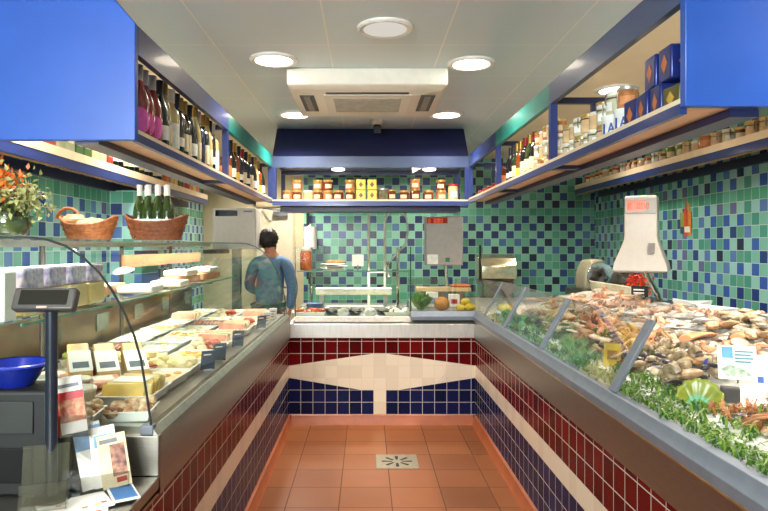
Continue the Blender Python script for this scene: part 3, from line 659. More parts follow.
# ================================================================ ON TOP OF THE CHEESE COUNTER
GT_Z = 1.5205
WICK = M('wicker', (120, 66, 34), .6, 0, .35, 60, bump=.6); WICKL = M('pale_wicker', (178, 110, 62), .6, 0, .3, 60, bump=.6)
def basket(name, label, loc, L, W, h, mat, pointy, hole=False):
    u = thing(name, label, 'basket', loc)
    m = MB(); n = 28; rows = 6; vs = []; fs = []
    def ring(f, z, inn=1):
        out = []
        for i in range(n):
            a = 2*PI*i/n; x = math.cos(a); y = math.sin(a)
            lift = (abs(x)**3)*pointy*f
            out.append((loc[0]+x*L/2*(.74+.26*f)*inn, loc[1]+y*W/2*(.74+.26*f)*inn, loc[2]+z+lift))
        return out
    rr = [ring(j/rows, h*j/rows) for j in range(rows+1)]+[ring(j/rows, h*j/rows+.004, .93) for j in range(rows, -1, -1)]
    for r in rr: vs += r
    for j in range(len(rr)-1):
        for i in range(n): fs.append((j*n+i, j*n+(i+1) % n, (j+1)*n+(i+1) % n, (j+1)*n+i))
    fs.append(tuple(range(n))[::-1]); fs.append(tuple(range((len(rr)-1)*n, len(rr)*n)))
    m.add(vs, fs); m.build('woven_body', mat, u)
    top = ring(1, h+.002, .97)
    m = MB(); m.tube(top, .006, 6, closed=True); m.build('rim', mat, u)
    for k in range(1, 4): MB().tube(ring(k/4, h*k/4, 1.015), .0028, 5, closed=True).build('woven_band', mat, u)
    return u
bx = (-1.33, 3.02, GT_Z)
basket('bread_basket', 'oval pale wicker basket of cloths and rolls on the glass counter top', bx, .27, .2, .065, WICKL, .045)
BUN = M('rustic_roll_crust', (206, 168, 124), .6, 0, .2, 20)
for k, (dx, dy, dz, r) in enumerate(((-.06, -.02, .085, .05), (.0, .03, .075, .045), (.055, -.01, .07, .042), (.0, -.045, .065, .04))):
    tag(MB().ell((bx[0]+dx, bx[1]+dy, bx[2]+dz), (r*1.2, r, r*.75), 14, 10, bump=.2, seed=k).build('bread_roll', BUN), 'rolled cream bundle in the pale wicker basket, %s' % ('largest, standing against the handle end', 'at the back', 'at the low end', 'at the front')[k], 'bread', 'rolls in the pale basket')
hd = MB(); hd.tube([(bx[0]-.09+.06*math.cos(a), bx[1]-.02, bx[2]+.08+.07*math.sin(a)) for a in [PI*.1+k*PI*.8/10 for k in range(11)]], .008, 7); hd.build('handle', WICKL, bpy.data.objects['bread_basket'])
wx = (-1.05, 3.15, GT_Z)
basket('wine_basket', 'dark brown wicker boat basket carrying small green bottles on the glass counter', wx, .32, .17, .085, WICK, .04)
WB = bottle('burgundy', GG, LABW, 'white', (.05, .11), desc='small bottle')
for k, (dx, dy) in enumerate(((-.078, -.018), (-.03, -.028), (.018, -.028), (.062, -.02), (-.055, .025), (-.005, .028), (.042, .025))):
    WB.put((wx[0]+dx, wx[1]+dy, wx[2]+.0062), -1.2+R.uniform(-.3, .3), (.78, .78, .88), 'small green bottle with white capsule, %s in the %s row of the wine basket' % (ORD[k % 4], ('front', 'back')[k > 3]), 'bottles in the wine basket')
vx = (-1.42, 2.5, GT_Z)
vs_ = thing('flower_vase', 'round clear glass vase of flowers at the near end of the glass counter top', 'vase', vx)
UPV = Matrix.Translation((0, 0, GT_Z))
MB().lathe([(0, .0), (.05, 0), (.075, .02), (.085, .06), (.078, .1), (.062, .125), (.058, .123), (.074, .1), (.08, .06), (.07, .022), (0, .008)], 28, 0, UPV, vx[0], vx[1]).build('vase_glass', glass_mat('vase_glass', (.85, .9, .84), .08, .5), vs_)
MB().lathe([(0, .01), (.066, .022), (.074, .058), (.07, .085), (0, .085)], 24, 0, UPV, vx[0], vx[1]).build('water', M('murky_water', (110, 116, 72), .05, 0, .2, 20), vs_)
FLO = [M('orange_petals', (232, 128, 48), .5, 0, .25, 80), M('pale_green_leaf', (172, 174, 110), .5, 0, .25, 60), M('dark_leaf', (60, 86, 40), .5, 0, .25, 60)]
fb = thing('flower_bunch', 'bunch of orange flowers with pale green leaves in the round glass vase', 'flowers', (vx[0], vx[1], GT_Z+.1))
def clump(n, cx, cz, sx, sz, mi, sz0):
    m = MB()
    for i in range(n):
        c = Vector((vx[0]+cx+R.gauss(0, sx), vx[1]+R.gauss(0, .055), GT_Z+cz+R.gauss(0, sz)))
        mt = Matrix.Translation(c) @ Euler((R.uniform(0, 6), R.uniform(0, 6), R.uniform(0, 6))).to_matrix().to_4x4()
        s_ = sz0*R.uniform(.6, 1.3)
        m.add([(0, 0, 0), (s_*.5, s_*.35, s_*.2), (s_*1.3, 0, 0), (s_*.5, -s_*.35, s_*.2)], [(0, 1, 2, 3)], 0, mt)
    return m
clump(700, -.05, .19, .045, .034, 0, .028).build('orange_blooms', FLO[0], fb)['kind'] = 'stuff'
clump(420, .05, .165, .045, .036, 1, .02).build('leaf_sprays', FLO[1], fb)['kind'] = 'stuff'
m = clump(120, 0, .135, .05, .03, 2, .024)
for i in range(14):
    a = R.uniform(0, 6.28); m.tube([(vx[0]+.02*math.cos(a), vx[1]+.02*math.sin(a), GT_Z+.02), (vx[0]+.08*math.cos(a), vx[1]+.05*math.sin(a), GT_Z+.19)], .002, 5)
m.build('stems', FLO[2], fb)

# ================================================================ INSIDE THE CHEESE COUNTER
DZ = lambda x: .925+(-.69-x)*.0267+.0015
CHY = [M('yellow_cheese', (216, 178, 84), .5, 0, .12, 20, bump=.2), M('cream_cheese', (226, 208, 160), .5, 0, .1, 20), M('orange_cheese', (206, 142, 62), .5, 0, .12, 20), M('pale_cheese', (222, 206, 150), .5)]
def tray(cm, n, col2=None, sort='lumps', w=.17, d=.22, tm='white'):
    tmm = {'white': WHITE, 'steel': STEEL, 'clear': M('clear_tub', (196, 200, 190), .15, 0, .1, 20, .6, .5)}[tm]
    def mk():
        u = thing('food_tray', 'tray', 'tray')
        m = MB(); h = .03
        o = [(-w/2, -d/2), (w/2, -d/2), (w/2, d/2), (-w/2, d/2)]
        def rg(k, z): return [(x*k, y*k, z) for x, y in o]
        m.add(rg(.88, 0)+rg(1, h)+rg(1.06, h)+rg(1.06, h+.003)+rg(.97, h+.003)+rg(.86, .004), [(3, 2, 1, 0)]+[(j*4+i, j*4+(i+1) % 4, j*4+4+(i+1) % 4, j*4+4+i) for j in range(5) for i in range(4)]+[(20, 21, 22, 23)])
        m.build('tray_body', tmm, u)
        m = MB()
        if sort == 'lumps':
            for i in range(n):
                r = R.uniform(.014, .026); m.ell((R.uniform(-.38, .38)*w, R.uniform(-.4, .4)*d, .02+R.uniform(0, .028)), (r*1.2, r, r*.8), 8, 6, R.choice((0, 0, 1)), None, .3, i)
        elif sort == 'rolls':
            for i in range(n):
                x = (-.4+.8*i/(n-1))*w; m.tube([(x, -d*.4, .024), (x+.004, 0, .036), (x, d*.4, .024)], [.011, .014, .011], 8, i % 2)
        elif sort == 'slices':
            for i in range(n):
                y = (-.4+.8*i/(n-1))*d; mt = Matrix.Translation((R.uniform(-.01, .01), y, .035)) @ Matrix.Rotation(-.5, 4, 'X') @ Matrix.Rotation(R.uniform(-.1, .1), 4, 'Z'); m.box(-w*.4, w*.4, -.006, .006, -.022, .03, i % 2, mt)
        elif sort == 'flat':
            m.box(-w*.44, w*.44, -d*.44, d*.44, .006, .027, 0)
            for i in range(n): m.ell((R.uniform(-.36, .36)*w, R.uniform(-.36, .36)*d, .029), (.016, .016, .006), 8, 5, 1)
        m.build('food', [cm, col2 or cm], u)
        return u
    return Proto(mk)
SAL = M('pink_ham', (206, 140, 112), .4, 0, .2, 30); SAU = M('brown_sausage', (136, 70, 44), .35, 0, .2, 30); OLV = M('green_olives', (110, 112, 44), .3, 0, .3, 30); CRM = M('cream_salad', (222, 206, 172), .4, 0, .15, 40); REDP = M('red_pepper', (176, 60, 34), .35, 0, .2, 30)
TR = {'pale cheese lumps': tray(CHY[3], 26, CHY[1]), 'yellow cheese slices': tray(CHY[0], 12, CHY[3], 'slices'), 'pink ham slices': tray(SAL, 12, CRM, 'slices'), 'brown sausages': tray(SAU, 7, SAU, 'rolls', tm='steel'), 'green olives': tray(OLV, 34, REDP, tm='steel'), 'cream salad': tray(CRM, 30, REDP), 'pale flan squares': tray(CHY[1], 8, CHY[2], 'flat'), 'white soft cheeses': tray(M('white_curd', (236, 230, 214), .5, 0, .06), 8, CHY[1], 'flat', tm='clear'), 'yellow stuffed cheeses': tray(CHY[0], 14, CHY[2], 'flat')}
grid = [ # three ranks, from the near end
 ['yellow cheese slices', 'pale flan squares', 'pale cheese lumps', 'yellow stuffed cheeses', 'cream salad', 'pink ham slices', 'brown sausages', 'pink ham slices', 'cream salad', 'white soft cheeses', 'pink ham slices', 'white soft cheeses'],
 [None, None, None, 'pale cheese lumps', 'white soft cheeses', 'white soft cheeses', 'pale flan squares', 'white soft cheeses', 'brown sausages', 'white soft cheeses', 'cream salad', 'white soft cheeses'],
 [None, None, None, 'green olives', 'brown sausages', 'white soft cheeses', 'white soft cheeses', 'pale flan squares', 'white soft cheeses', 'pink ham slices', 'white soft cheeses', 'white soft cheeses']]
def card(col=PAPER, name='price_card'):
    def mk():
        u = thing(name, 'card', 'price card')
        mt = Matrix.Rotation(.35, 4, 'X')
        MB().box(-.032, .032, -.0015, .0015, .004, .05, 0, mt).build('card_face', col, u)
        MB().box(-.02, .02, -.004, .02, 0, .005).build('foot', M('clear_foot', (190, 190, 186), .2), u)
        m = MB(); 
        for z in (.036, .026, .016) if col is PAPER else (.04,): m.box(-.022, .012+.01*(z == .036), -.0022, -.0014, z, z+.003, 0, mt)
        m.build('print', M('card_print', (70, 84, 96), .6) if col is PAPER else PAPER, u)
        return u
    return Proto(mk)
PC = card(); PCB = card(M('slate_card', (44, 72, 92), .5), 'slate_price_card'); PCR = card(M('red_card_face', (206, 44, 30), .5), 'red_price_card')
RANK = ('front', 'middle', 'rear')
for r_, row in enumerate(grid):
    for k, nm in enumerate(row):
        if nm is None: continue
        x = (-.845, -1.07, -1.29)[r_]; y = (2.30 if r_ == 0 else 2.16)+k*(.25 if r_ == 0 else .262)+R.uniform(-.008, .008)
        TR[nm].put((x, y, DZ(x)), R.uniform(-.08, .08), (1.12, 1.02, 1.15), 'tray of %s, %s along the %s rank of the cheese case' % (nm, ORD[k], RANK[r_]), 'trays in the cheese case')
for k, (y, P_) in enumerate(((2.84, PCB), (3.06, PCB), (3.50, PCB), (4.28, PCB), (4.5, PC), (4.78, PC))):
    P_.put((-.718, y, DZ(-.718)), .55, (1.0, 1.2, 2.0), '%s price card, %s along the foot of the curved glass' % (('dark slate' if P_ is PCB else 'white'), ORD[k]), 'price cards along the cheese case glass')
for k, (x, y, P_) in enumerate(((-.93, 2.42, PCR), (-.92, 2.72, PCR), (-1.16, 2.6, PCR), (-1.16, 3.34, PC), (-1.16, 3.9, PC), (-.93, 3.75, PC), (-1.15, 4.5, PC), (-.93, 4.1, PC))):
    P_.put((x, y, DZ(x)), .4+R.uniform(-.3, .3), 1, '%s price card between the trays, %s from the near end of the cheese case' % (('red' if P_ is PCR else 'white'), ORD[k]), 'price cards between the trays')
def block(lab=True):
    u = thing('cheese_block', 'block', 'cheese')
    MB().prism([(-.1, 0), (.1, 0), (.1, .13), (.085, .13), (-.1, .045)], -.042, .042, 'x').build('cheese', M('tan_cheese_rind', (190, 156, 96), .5, 0, .15, 20), u, bevel=.006)
    q = Matrix.Translation((0, -.1, .046)) @ Matrix.Rotation(.43, 4, 'X')
    MB().box(-.043, .043, .01, .15, 0, .0025, 0, q).build('white_label', PAPER, u)
    MB().box(-.03, .03, .03, .07, .0025, .003, 0, q).build('print', M('card_print', (70, 84, 96), .6), u)
    return u
BK = Proto(block)
def pack(col, w, d, h, lid=None):
    def mk():
        u = thing('wrapped_pack', 'pack', 'pack'); MB().box(-w/2, w/2, -d/2, d/2, 0, h).build('pack_body', col, u, bevel=.008)
        MB().box(-w*.3, w*.3, -d*.3, d*.3, h, h+.001).build('pack_label', lid or PAPER, u); return u
    return Proto(mk)
for k, (x, y) in enumerate(((-1.16, 2.56), (-1.06, 2.58), (-.955, 2.62))):
    BK.put((x-.02, y+.03, DZ(x)), .5, (1.0, 1.1, 1.05), 'white-labelled cheese block, %s' % ('first of the three, at the rear panel side', 'between the other two labelled blocks', 'last of the three, at the curved glass side')[k], 'labelled cheese blocks')
def tub(cm, lid):
    def mk():
        u = thing('deli_tub', 'tub', 'tub'); MB().lathe([(0, 0), (.045, 0), (.052, .07), (.05, .072)], 22).build('tub_body', cm, u); MB().lathe([(.054, .068), (.055, .076), (.05, .08), (0, .08)], 22).build('lid', lid, u); return u
    return Proto(mk)
TUB = tub(M('cloudy_tub', (196, 176, 140), .2, 0, .15, 30), LIDW); TUR = tub(M('red_tub', (178, 70, 44), .3, 0, .2, 30), LIDW)
for k, (x, y, P_, nm) in enumerate(((-.97, 2.13, TUB, 'cloudy white-lidded tub behind the red brochure'), (-1.05, 2.27, TUR, 'red white-lidded tub behind the cloudy tub'), (-1.17, 2.28, TUB, 'cloudy white-lidded tub at the rear panel beside the red tub'), (-1.29, 2.36, TUR, 'red white-lidded tub in the near rear corner of the cheese case'))):
    P_.put((x, y, DZ(x)), 0, 1, nm, 'deli tubs')
SP = pack(M('ham_pack', (206, 120, 96), .35, 0, .3, 30, col2=(226, 190, 160)), .12, .14, .03)
for k, (x, y, z) in enumerate(((-1.0, 2.36, 0), (-.985, 2.355, .032), (-1.15, 2.42, 0), (-1.28, 2.56, 0))): SP.put((x, y, DZ(x)+z), .2+.3*k, 1, ('pink ham pack under another between red tub and labelled blocks', 'pink ham pack lying on another before the labelled blocks', 'pink ham pack before the first labelled block', 'pink ham pack at the rear panel behind the labelled blocks')[k], 'ham packs')
sh_ = thing('label_sheet', 'white label sheet lying on the nearest tray of yellow cheese', 'label', (-.80, 2.31, DZ(-.8)+.075)); MB().box(-.91, -.79, 2.25, 2.34, DZ(-.8)+.076, DZ(-.8)+.078).build('sheet', PAPER, sh_)
SD = tray(M('stuffed_shells', (214, 186, 146), .4, 0, .3, 40, col2=(150, 96, 60)), 22, M('shell_brown', (140, 80, 50), .4, 0, .2, 40), w=.14, d=.13)
for k, (x, y) in enumerate(((-.77, 2.07), (-.92, 2.0))): SD.put((x, y, DZ(x)), .1, 1, ('dish of stuffed brown shells nearest the foot of the glass end', 'dish of stuffed brown shells beside another, behind the booklet')[k], 'shell dishes')
# things on the inner glass shelf
SZ = 1.2468
YB_ = M('yellow_pack', (224, 202, 140), .4, 0, .1, 20); PUR = M('purple_floral_pack', (226, 220, 230), .4, 0, .3, 45, col2=(150, 136, 190))
P1, P2, P3, P4 = pack(YB_, .13, .15, .09), pack(PUR, .13, .14, .075), pack(WHITE, .15, .22, .03), pack(M('tan_long_pack', (186, 134, 90), .5), .12, .5, .05)
for k in range(4):
    y = 2.2+k*.17
    P1.put((-1.22, y, SZ), 0, 1, 'pale yellow wrapped pack, %s from the near end of the inner glass shelf' % ORD[k], 'yellow packs'); P2.put((-1.225, y, SZ+.0915), 0, 1, 'purple patterned pack on top of the %s yellow pack' % ORD[k], 'purple packs')
for k, y in enumerate((3.35, 3.85)): P3.put((-1.2, y, SZ), .1, 1.2, 'flat white pack on the inner glass shelf, %s of two after the posts' % ('nearer', 'farther')[k], 'flat white packs')
for k, y in enumerate((3.1, 4.15, 4.75)): P4.put((-1.34 if k == 0 else -1.22, y, SZ), 0, 1, 'long tan carton on the inner glass shelf, %s from the near end' % ORD[k], 'long tan cartons')
for k, y in enumerate((4.15, 4.75)): P3.put((-1.22, y, SZ+.0515), .05, (1, 1.5, 1.2), 'flat white pack lying on the %s long tan carton' % ('second', 'third')[k], 'flat white packs')
# ================================================================ NEAR LEFT: SERVICE COUNTER
WZ = .7805
cd = thing('cash_till', 'black till cabinet on the steel service counter under the blue bowl', 'cash till', (-1.2, 1.84, WZ))
m = MB(); m.box(-.9, -1.5, 1.78, 1.93, WZ, 1.08); m.build('housing', BLACK, cd, bevel=.01)
m = MB(); m.box(-.94, -1.4, 1.774, 1.78, .82, .92); m.build('drawer', M('till_drawer', (9, 9, 10), .6, spec=.25), cd, bevel=.003)
m = MB(); m.box(-.94, -1.34, 1.774, 1.78, .96, 1.05); m.build('vent_panel', DARK, cd, bevel=.002)
UB = Matrix.Translation((0, 0, 1.0805))
bw = thing('plastic_bowl', 'blue plastic bowl on top of the black till', 'bowl', (-1.03, 1.85, 1.0805))
MB().lathe([(0, .0), (.045, 0), (.05, .006), (.08, .05), (.09, .062), (.092, .068), (.086, .067), (.075, .052), (.046, .01), (0, .008)], 32, 0, UB, -1.03, 1.85).build('bowl_body', M('blue_plastic', (22, 40, 140), .2, 0, .05), bw)
MB().lathe([(.089, .058), (.099, .062), (.099, .067), (.091, .07)], 32, 0, UB, -1.03, 1.85, cap=False).build('rim', M('blue_plastic_rim', (30, 52, 160), .2, 0, .05), bw)
dp = thing('customer_display', 'dark grey customer display on a black pole before the cheese case', 'display', (-.875, 1.745, WZ))
m = MB(); m.tube([(-.875, 1.75, WZ), (-.875, 1.75, 1.31)], .016, 14); m.build('pole', M('blue_black_pole', (24, 30, 42), .3), dp)
m = MB().lathe([(0, WZ), (.05, WZ), (.05, WZ+.012), (.02, WZ+.02)], 24, 0, None, -.875, 1.75); m.build('base', BLACK, dp)
mt = Matrix.Translation((-.885, 1.74, 1.34)) @ Matrix.Rotation(-.42, 4, 'X')
DG = M('display_grey', (66, 62, 60), .35)
m = MB(); m.box(-.085, .085, -.016, .016, -.032, .032, 0, mt); m.build('display_head', DG, dp, bevel=.006)
m = MB(); m.box(-.066, .066, -.0172, -.016, -.018, .024, 0, mt); m.build('screen', M('dark_screen', (14, 14, 14), .1), dp)
m = MB(); m.box(-.014, .014, -.0175, -.016, -.0285, -.0225, 0, mt); m.build('name_badge', M('badge', (190, 150, 140), .4), dp)
def holder(name, label, base, rz, w, h, pockets, tilt=.28, d=.045):
    """clear leaflet stand: leaning back sheet, pocket front, foot"""
    u = thing(name, label, 'leaflet stand', base)
    mt = Matrix.Translation(base) @ Matrix.Rotation(rz, 4, 'Z') @ Matrix.Rotation(-tilt, 4, 'X')
    m = MB(); m.box(-w/2, w/2, 0, .003, 0, h, 0, mt); m.build('back_sheet', ACRYL, u)
    for z, hh in pockets:
        m = MB(); m.box(-w/2, w/2, -d, -d+.003, z, z+hh, 0, mt); m.box(-w/2, w/2, -d, 0, z, z+.003, 0, mt)
        m.box(-w/2, -w/2+.003, -d, 0, z, z+hh, 0, mt); m.box(w/2-.003, w/2, -d, 0, z, z+hh, 0, mt); m.build('pocket', ACRYL, u)
    m = MB(); m2 = Matrix.Translation(base) @ Matrix.Rotation(rz, 4, 'Z'); m.box(-w/2, w/2, -.05, .1, 0, .003, 0, m2); m.build('foot', ACRYL, u)
    return mt
def leaflet(name, label, mt, z, w, h, th, mats, off=-.004, tw=0):
    q = mt @ Matrix.Translation((0, off, z)) @ Matrix.Rotation(tw, 4, 'Y')
    u = thing(name, label, 'leaflet', q @ Vector((0, 0, 0)))
    m = MB(); m.box(-w/2, w/2, -th, 0, 0, h, 0, q); m.build('cover', mats[0], u)
    for k, (x0, x1, z0, z1, mm) in enumerate(mats[1:]):
        m = MB(); m.box(x0*w, x1*w, -th-.0008-.0003*k, -th, z0*h, z1*h, 0, q); m.build('printed_panel', mm, u)
PRED = M('print_red', (176, 36, 36), .4); PFOOD = M('print_food', (206, 150, 110), .5, 0, .3, 60, col2=(150, 60, 40)); PBL = M('print_blue', (120, 160, 196), .5, 0, .2, 50); PINK = M('print_grey', (120, 120, 124), .5); PCRM = M('print_cream', (222, 206, 166), .5); PPIC = M('print_portrait', (190, 140, 110), .5, 0, .3, 50, col2=(96, 60, 70)); PBLU = M('print_deep_blue', (50, 110, 170), .4)
mt = holder('leaflet_stand', 'tall clear leaflet stand holding the red brochure', (-.84, 1.8, WZ), .3, .1, .32, [(.165, .06)], .13)
leaflet('brochure', 'red and white food brochure in the tall clear stand', mt, .172, .08, .16, .01, [PAPER, (-.5, -.36, 0, .74, PRED), (-.36, .5, .2, .74, PFOOD), (-.36, .5, .6, .74, PRED), (-.34, .4, .82, .88, PINK)], -.006, -.14)
holder('leaflet_stand', 'empty clear leaflet stand before the tall one with the brochure', (-.865, 1.69, WZ), .35, .115, .17, [(0, .07)], .3)
mt = holder('leaflet_stand', 'clear leaflet stand by the end of the cheese case holding white folders and a booklet', (-.762, 1.83, WZ), .45, .13, .16, [(0, .045)], .3)
leaflet('folder', 'white and blue folder at the back of the leaflet stand by the case end', mt @ Matrix.Translation((-.02, 0, 0)), .01, .075, .185, .009, [PAPER, (-.5, .5, .6, .95, PBL)], -.003, -.16)
leaflet('folder', 'white folder with pale blue heading between the other folder and the booklet', mt @ Matrix.Translation((.01, 0, 0)), .01, .07, .17, .008, [PAPER, (-.35, .4, .66, .86, PBL)], -.015, -.1)
leaflet('booklet', 'cream booklet with a portrait cover at the front of the leaflet stand', mt @ Matrix.Translation((.035, 0, 0)), .005, .078, .15, .009, [PCRM, (-.1, .42, .2, .8, PPIC), (-.42, .2, .84, .92, PINK), (.0, .35, .08, .17, PRED)], -.026, -.12)
pp = thing('flyer_stack', 'spread white flyers with coloured marks lying on the steel counter', 'papers', (-.79, 1.69, WZ))
PMK = [M('mark_red', (206, 50, 60), .5), M('mark_green', (200, 206, 90), .5), M('mark_orange', (220, 120, 50), .5)]
for k, (x, y, a) in enumerate(((-.82, 1.665, .2), (-.775, 1.69, .4), (-.78, 1.715, .65))):
    q = Matrix.Translation((x, y, WZ+.0005+.0022*k)) @ Matrix.Rotation(a, 4, 'Z')
    sub = MB().box(-.1, .075, -.06, .06, 0, .002, 0, q).build('flyer', PAPER, pp)
    for j in range(4):
        xx, yy = R.uniform(-.07, .055), R.uniform(-.045, .045); MB().box(xx, xx+.014, yy, yy+.01, .002, .0023, 0, q).build('printed_mark', PMK[(j+k) % 3], sub)
q = Matrix.Translation((-.70, 1.80, WZ+.0085)) @ Matrix.Rotation(.55, 4, 'Z')
u = thing('blue_flyer', 'small blue printed flyer at the steel counter edge beside the booklet', 'leaflet', (-.70, 1.80, WZ))
MB().box(-.035, .035, -.08, .05, 0, .006, 0, q).build('paper', PAPER, u); MB().box(-.03, .03, -.075, .03, .006, .0066, 0, q).build('printed_panel', PBLU, u)
u = thing('power_cord', 'black cord trailing from the till across the steel counter', 'cord', (-1.0, 1.6, WZ))
m = MB(); m.tube([(-1.06, 1.555, .9), (-1.04, 1.52, .86), (-1.0, 1.5, .81), (-.96, 1.5, WZ+.006), (-.93, 1.46, WZ+.006), (-.95, 1.38, WZ+.006)], .005, 6); m.tube([(-1.12, 1.555, .9), (-1.1, 1.5, .84), (-1.06, 1.47, WZ+.006), (-1.02, 1.42, WZ+.006)], .005, 6); m.build('cable', BLACK, u)
u = thing('white_carton', 'white upright carton at the very near end of the inner glass shelf', 'box', (-1.23, 2.04, SZ))
MB().box(-1.31, -1.15, 2.0, 2.07, SZ, 1.405).build('carton_body', PAPER, u, bevel=.004)
# ================================================================ HANGING SCALES
SCW = M('scale_white', (186, 178, 168), .4, 0, .03); SCG = M('scale_grey', (160, 154, 146), .4, 0, .04); LED = emit_mat('red_led', (255, 110, 50), .8)
def digits(mb, s, x, z, h, q, y):
    SEG = {'0': 'abcdef', '8': 'abcdefg', '.': '', '-': 'g'}
    for ch in s:
        w = h*.5
        for sg, (a, b_, c_, d_) in {'a': (0, w, h*.9, h), 'g': (0, w, h*.45, h*.55), 'd': (0, w, 0, h*.1), 'f': (0, w*.2, h*.5, h), 'b': (w*.8, w, h*.5, h), 'e': (0, w*.2, 0, h*.5), 'c': (w*.8, w, 0, h*.5)}.items():
            if sg in SEG.get(ch, ''): mb.box(x+a, x+b_, y-.0006, y, z+c_, z+d_, 0, q)
        x += w*1.45
def post(u, x, y, z0, pts):
    m = MB(); m.tube(pts, .016, 12); m.build('support_pole', CHROME, u); m = MB().lathe([(0, z0), (.05, z0), (.05, z0+.012), (.018, z0+.02)], 20, 0, None, x, y); m.build('pole_foot', STEELD, u)
# middle one, on the back counter
u = thing('hanging_scale', 'grey weighing scale with red display on a chrome pole at the mosaic back wall', 'scale', (.75, 6.0, .95))
q = Matrix.Translation((.727, 5.95, 1.535))
m = MB(); m.prism([(-.175, -.225), (.175, -.225), (.178, .235), (-.178, .235)], -.06, .08, 'y', 0, q); m.build('scale_body', SCG, u, bevel=.012)
m = MB(); m.box(-.165, .03, -.0615, -.06, .17, .225, 0, q); s_ = m.build('display', M('led_window', (150, 40, 24), .2), u)
m = MB(); digits(m, '0.00', -.15, .178, .036, q, -.0618); m.build('digit_lettering', LED, s_); m = MB(); digits(m, '00', -.06, .178, .036, q, -.0618); m.build('digit_lettering', LED, s_)
m = MB(); m.box(-.16, -.06, -.0615, -.06, -.21, -.12, 0, q); m.build('label', LABW, u)
m = MB(); m.box(.01, .05, -.0615, -.06, -.19, -.15, 0, q); m.build('button', M('green_button', (30, 110, 70), .4), u)
post(u, .77, 6.0, .9505, [(.77, 6.0, .95), (.765, 6.0, 1.15), (.75, 6.0, 1.34)])
# right one, above the fish, flared skirt
u = thing('hanging_scale', 'white flared weighing scale with orange display on a bent pole above the fish ledge', 'scale', (2.0, 4.0, 1.1))
c0 = Vector((1.77, 4.05, 1.53)); q = Matrix.Translation(c0) @ Matrix.Rotation(-.5, 4, 'Z')
m = MB()
lv = [(-.205, .13, .14), (-.195, .16, .165), (-.15, .152, .16), (-.08, .125, .135), (.0, .098, .105), (.03, .096, .1), (.27, .094, .098), (.28, .088, .092)]
vs = []; fs = []
for z, a, b_ in lv: vs += [(-a, -b_, z), (a, -b_, z), (a, b_, z), (-a, b_, z)]
for j in range(len(lv)-1): fs += [(j*4+i, j*4+(i+1) % 4, j*4+4+(i+1) % 4, j*4+4+i) for i in range(4)]
fs += [(3, 2, 1, 0), tuple(len(lv)*4-4+i for i in range(4))]
m.add(vs, fs, 0, q); m.build('scale_body', SCW, u, bevel=.012)
m = MB(); m.box(-.09, .09, -.104, -.098, .165, .265, 0, q); m.build('display_surround', SCG, u, bevel=.003)
m = MB(); m.box(-.08, .03, -.1055, -.104, .18, .25, 0, q); s_ = m.build('display', M('led_window_orange', (206, 90, 44), .2), u)
m = MB(); digits(m, '0.000', -.072, .195, .036, q, -.1058); m.build('digit_lettering', LED, s_)
m = MB(); m.box(.05, .085, -.15, -.1, -.085, -.02, 0, q); m.build('keypad', M('scale_button', (120, 110, 102), .5), u)
post(u, 1.98, 4.25, 1.1005, [(1.98, 4.25, 1.1), (1.95, 4.22, 1.17), (1.84, 4.1, 1.28), (1.80, 4.06, 1.33)])
# left one: big white machine
u = thing('label_printer_scale', 'large white scale cabinet with dark display by the cream staff door', 'scale', (-1.3, 6.3, 0))
m = MB(); m.box(-1.53, -1.1, 6.25, 6.55, 1.46, 1.87); m.build('cabinet', WHITE, u, bevel=.012)
m = MB(); m.box(-1.50, -1.28, 6.247, 6.25, 1.79, 1.85); s_ = m.build('display', M('dark_screen', (14, 14, 14), .1), u)
m = MB(); m.box(-1.22, -1.13, 6.247, 6.25, 1.83, 1.845); m.build('badge', GREYM, u)
m = MB(); m.box(-1.56, -1.37, 6.0, 6.3, 1.42, 1.46); m.build('keyboard', BLACK, u, bevel=.008)
m = MB(); m.box(-1.36, -1.28, 6.36, 6.46, .0, 1.46); m.box(-1.5, -1.1, 6.3, 6.54, 0, .02); m.build('pedestal', STEELD, u)
# ================================================================ BACK COUNTER THINGS
BZ_ = .9005
u = thing('spray_tap', 'chrome pre-rinse spray tap with looping hose behind the back counter case', 'tap', (.1, 5.86, .95))
m = MB(); m.tube([(.02, 5.86, .95), (.02, 5.86, 1.82)], .013, 10); m.tube([(.17, 5.86, .95), (.17, 5.86, 1.72)], .012, 10); m.tube([(.02, 5.86, 1.25), (.17, 5.86, 1.25)], .01, 8); m.build('riser_pipes', M('pipe_steel', (190, 194, 176), .3, .4), u)
m = MB(); m.tube([(.17, 5.86, 1.7)]+[(.275-.105*math.cos(a), 5.86, 1.7+.13*math.sin(a)) for a in [k*PI/12 for k in range(1, 12)]]+[(.385, 5.86, 1.62), (.36, 5.86, 1.5), (.27, 5.86, 1.42), (.2, 5.86, 1.33)], .011, 8); m.build('hose', M('grey_hose', (176, 186, 166), .35, .2), u)
m = MB(); m.tube([(.2, 5.85, 1.35), (.19, 5.84, 1.26), (.2, 5.82, 1.2)], [.012, .018, .022], 10); m.build('spray_head', CHROME, u)
u = thing('paper_roll', 'white paper roll on a dark wall pole at the left edge of the back mosaic', 'paper roll', (-.66, 7.4, 1.5))
m = MB(); m.tube([(-.7, 7.5, 1.1), (-.7, 7.5, 2.0)], .016); m.box(-.716, -.684, 7.5, 7.6, 1.95, 1.98); m.build('pole', DARK, u)
m = MB(); m.lathe([(.02, 1.46), (.075, 1.46), (.075, 1.72), (.02, 1.72)], 24, 0, None, -.66, 7.4); m.tube([(-.7, 7.5, 1.72), (-.66, 7.4, 1.74)], .01); m.build('roll', PAPER, u)
PLT = M('white_plate', (232, 226, 216), .2, 0, .03)
def plate():
    u = thing('plate', 'plate', 'plate'); MB().lathe([(0, 0), (.06, 0), (.068, .004), (.115, .016), (.116, .019), (.068, .008), (0, .005)], 28).build('plate_body', PLT, u); return u
PL = Proto(plate)
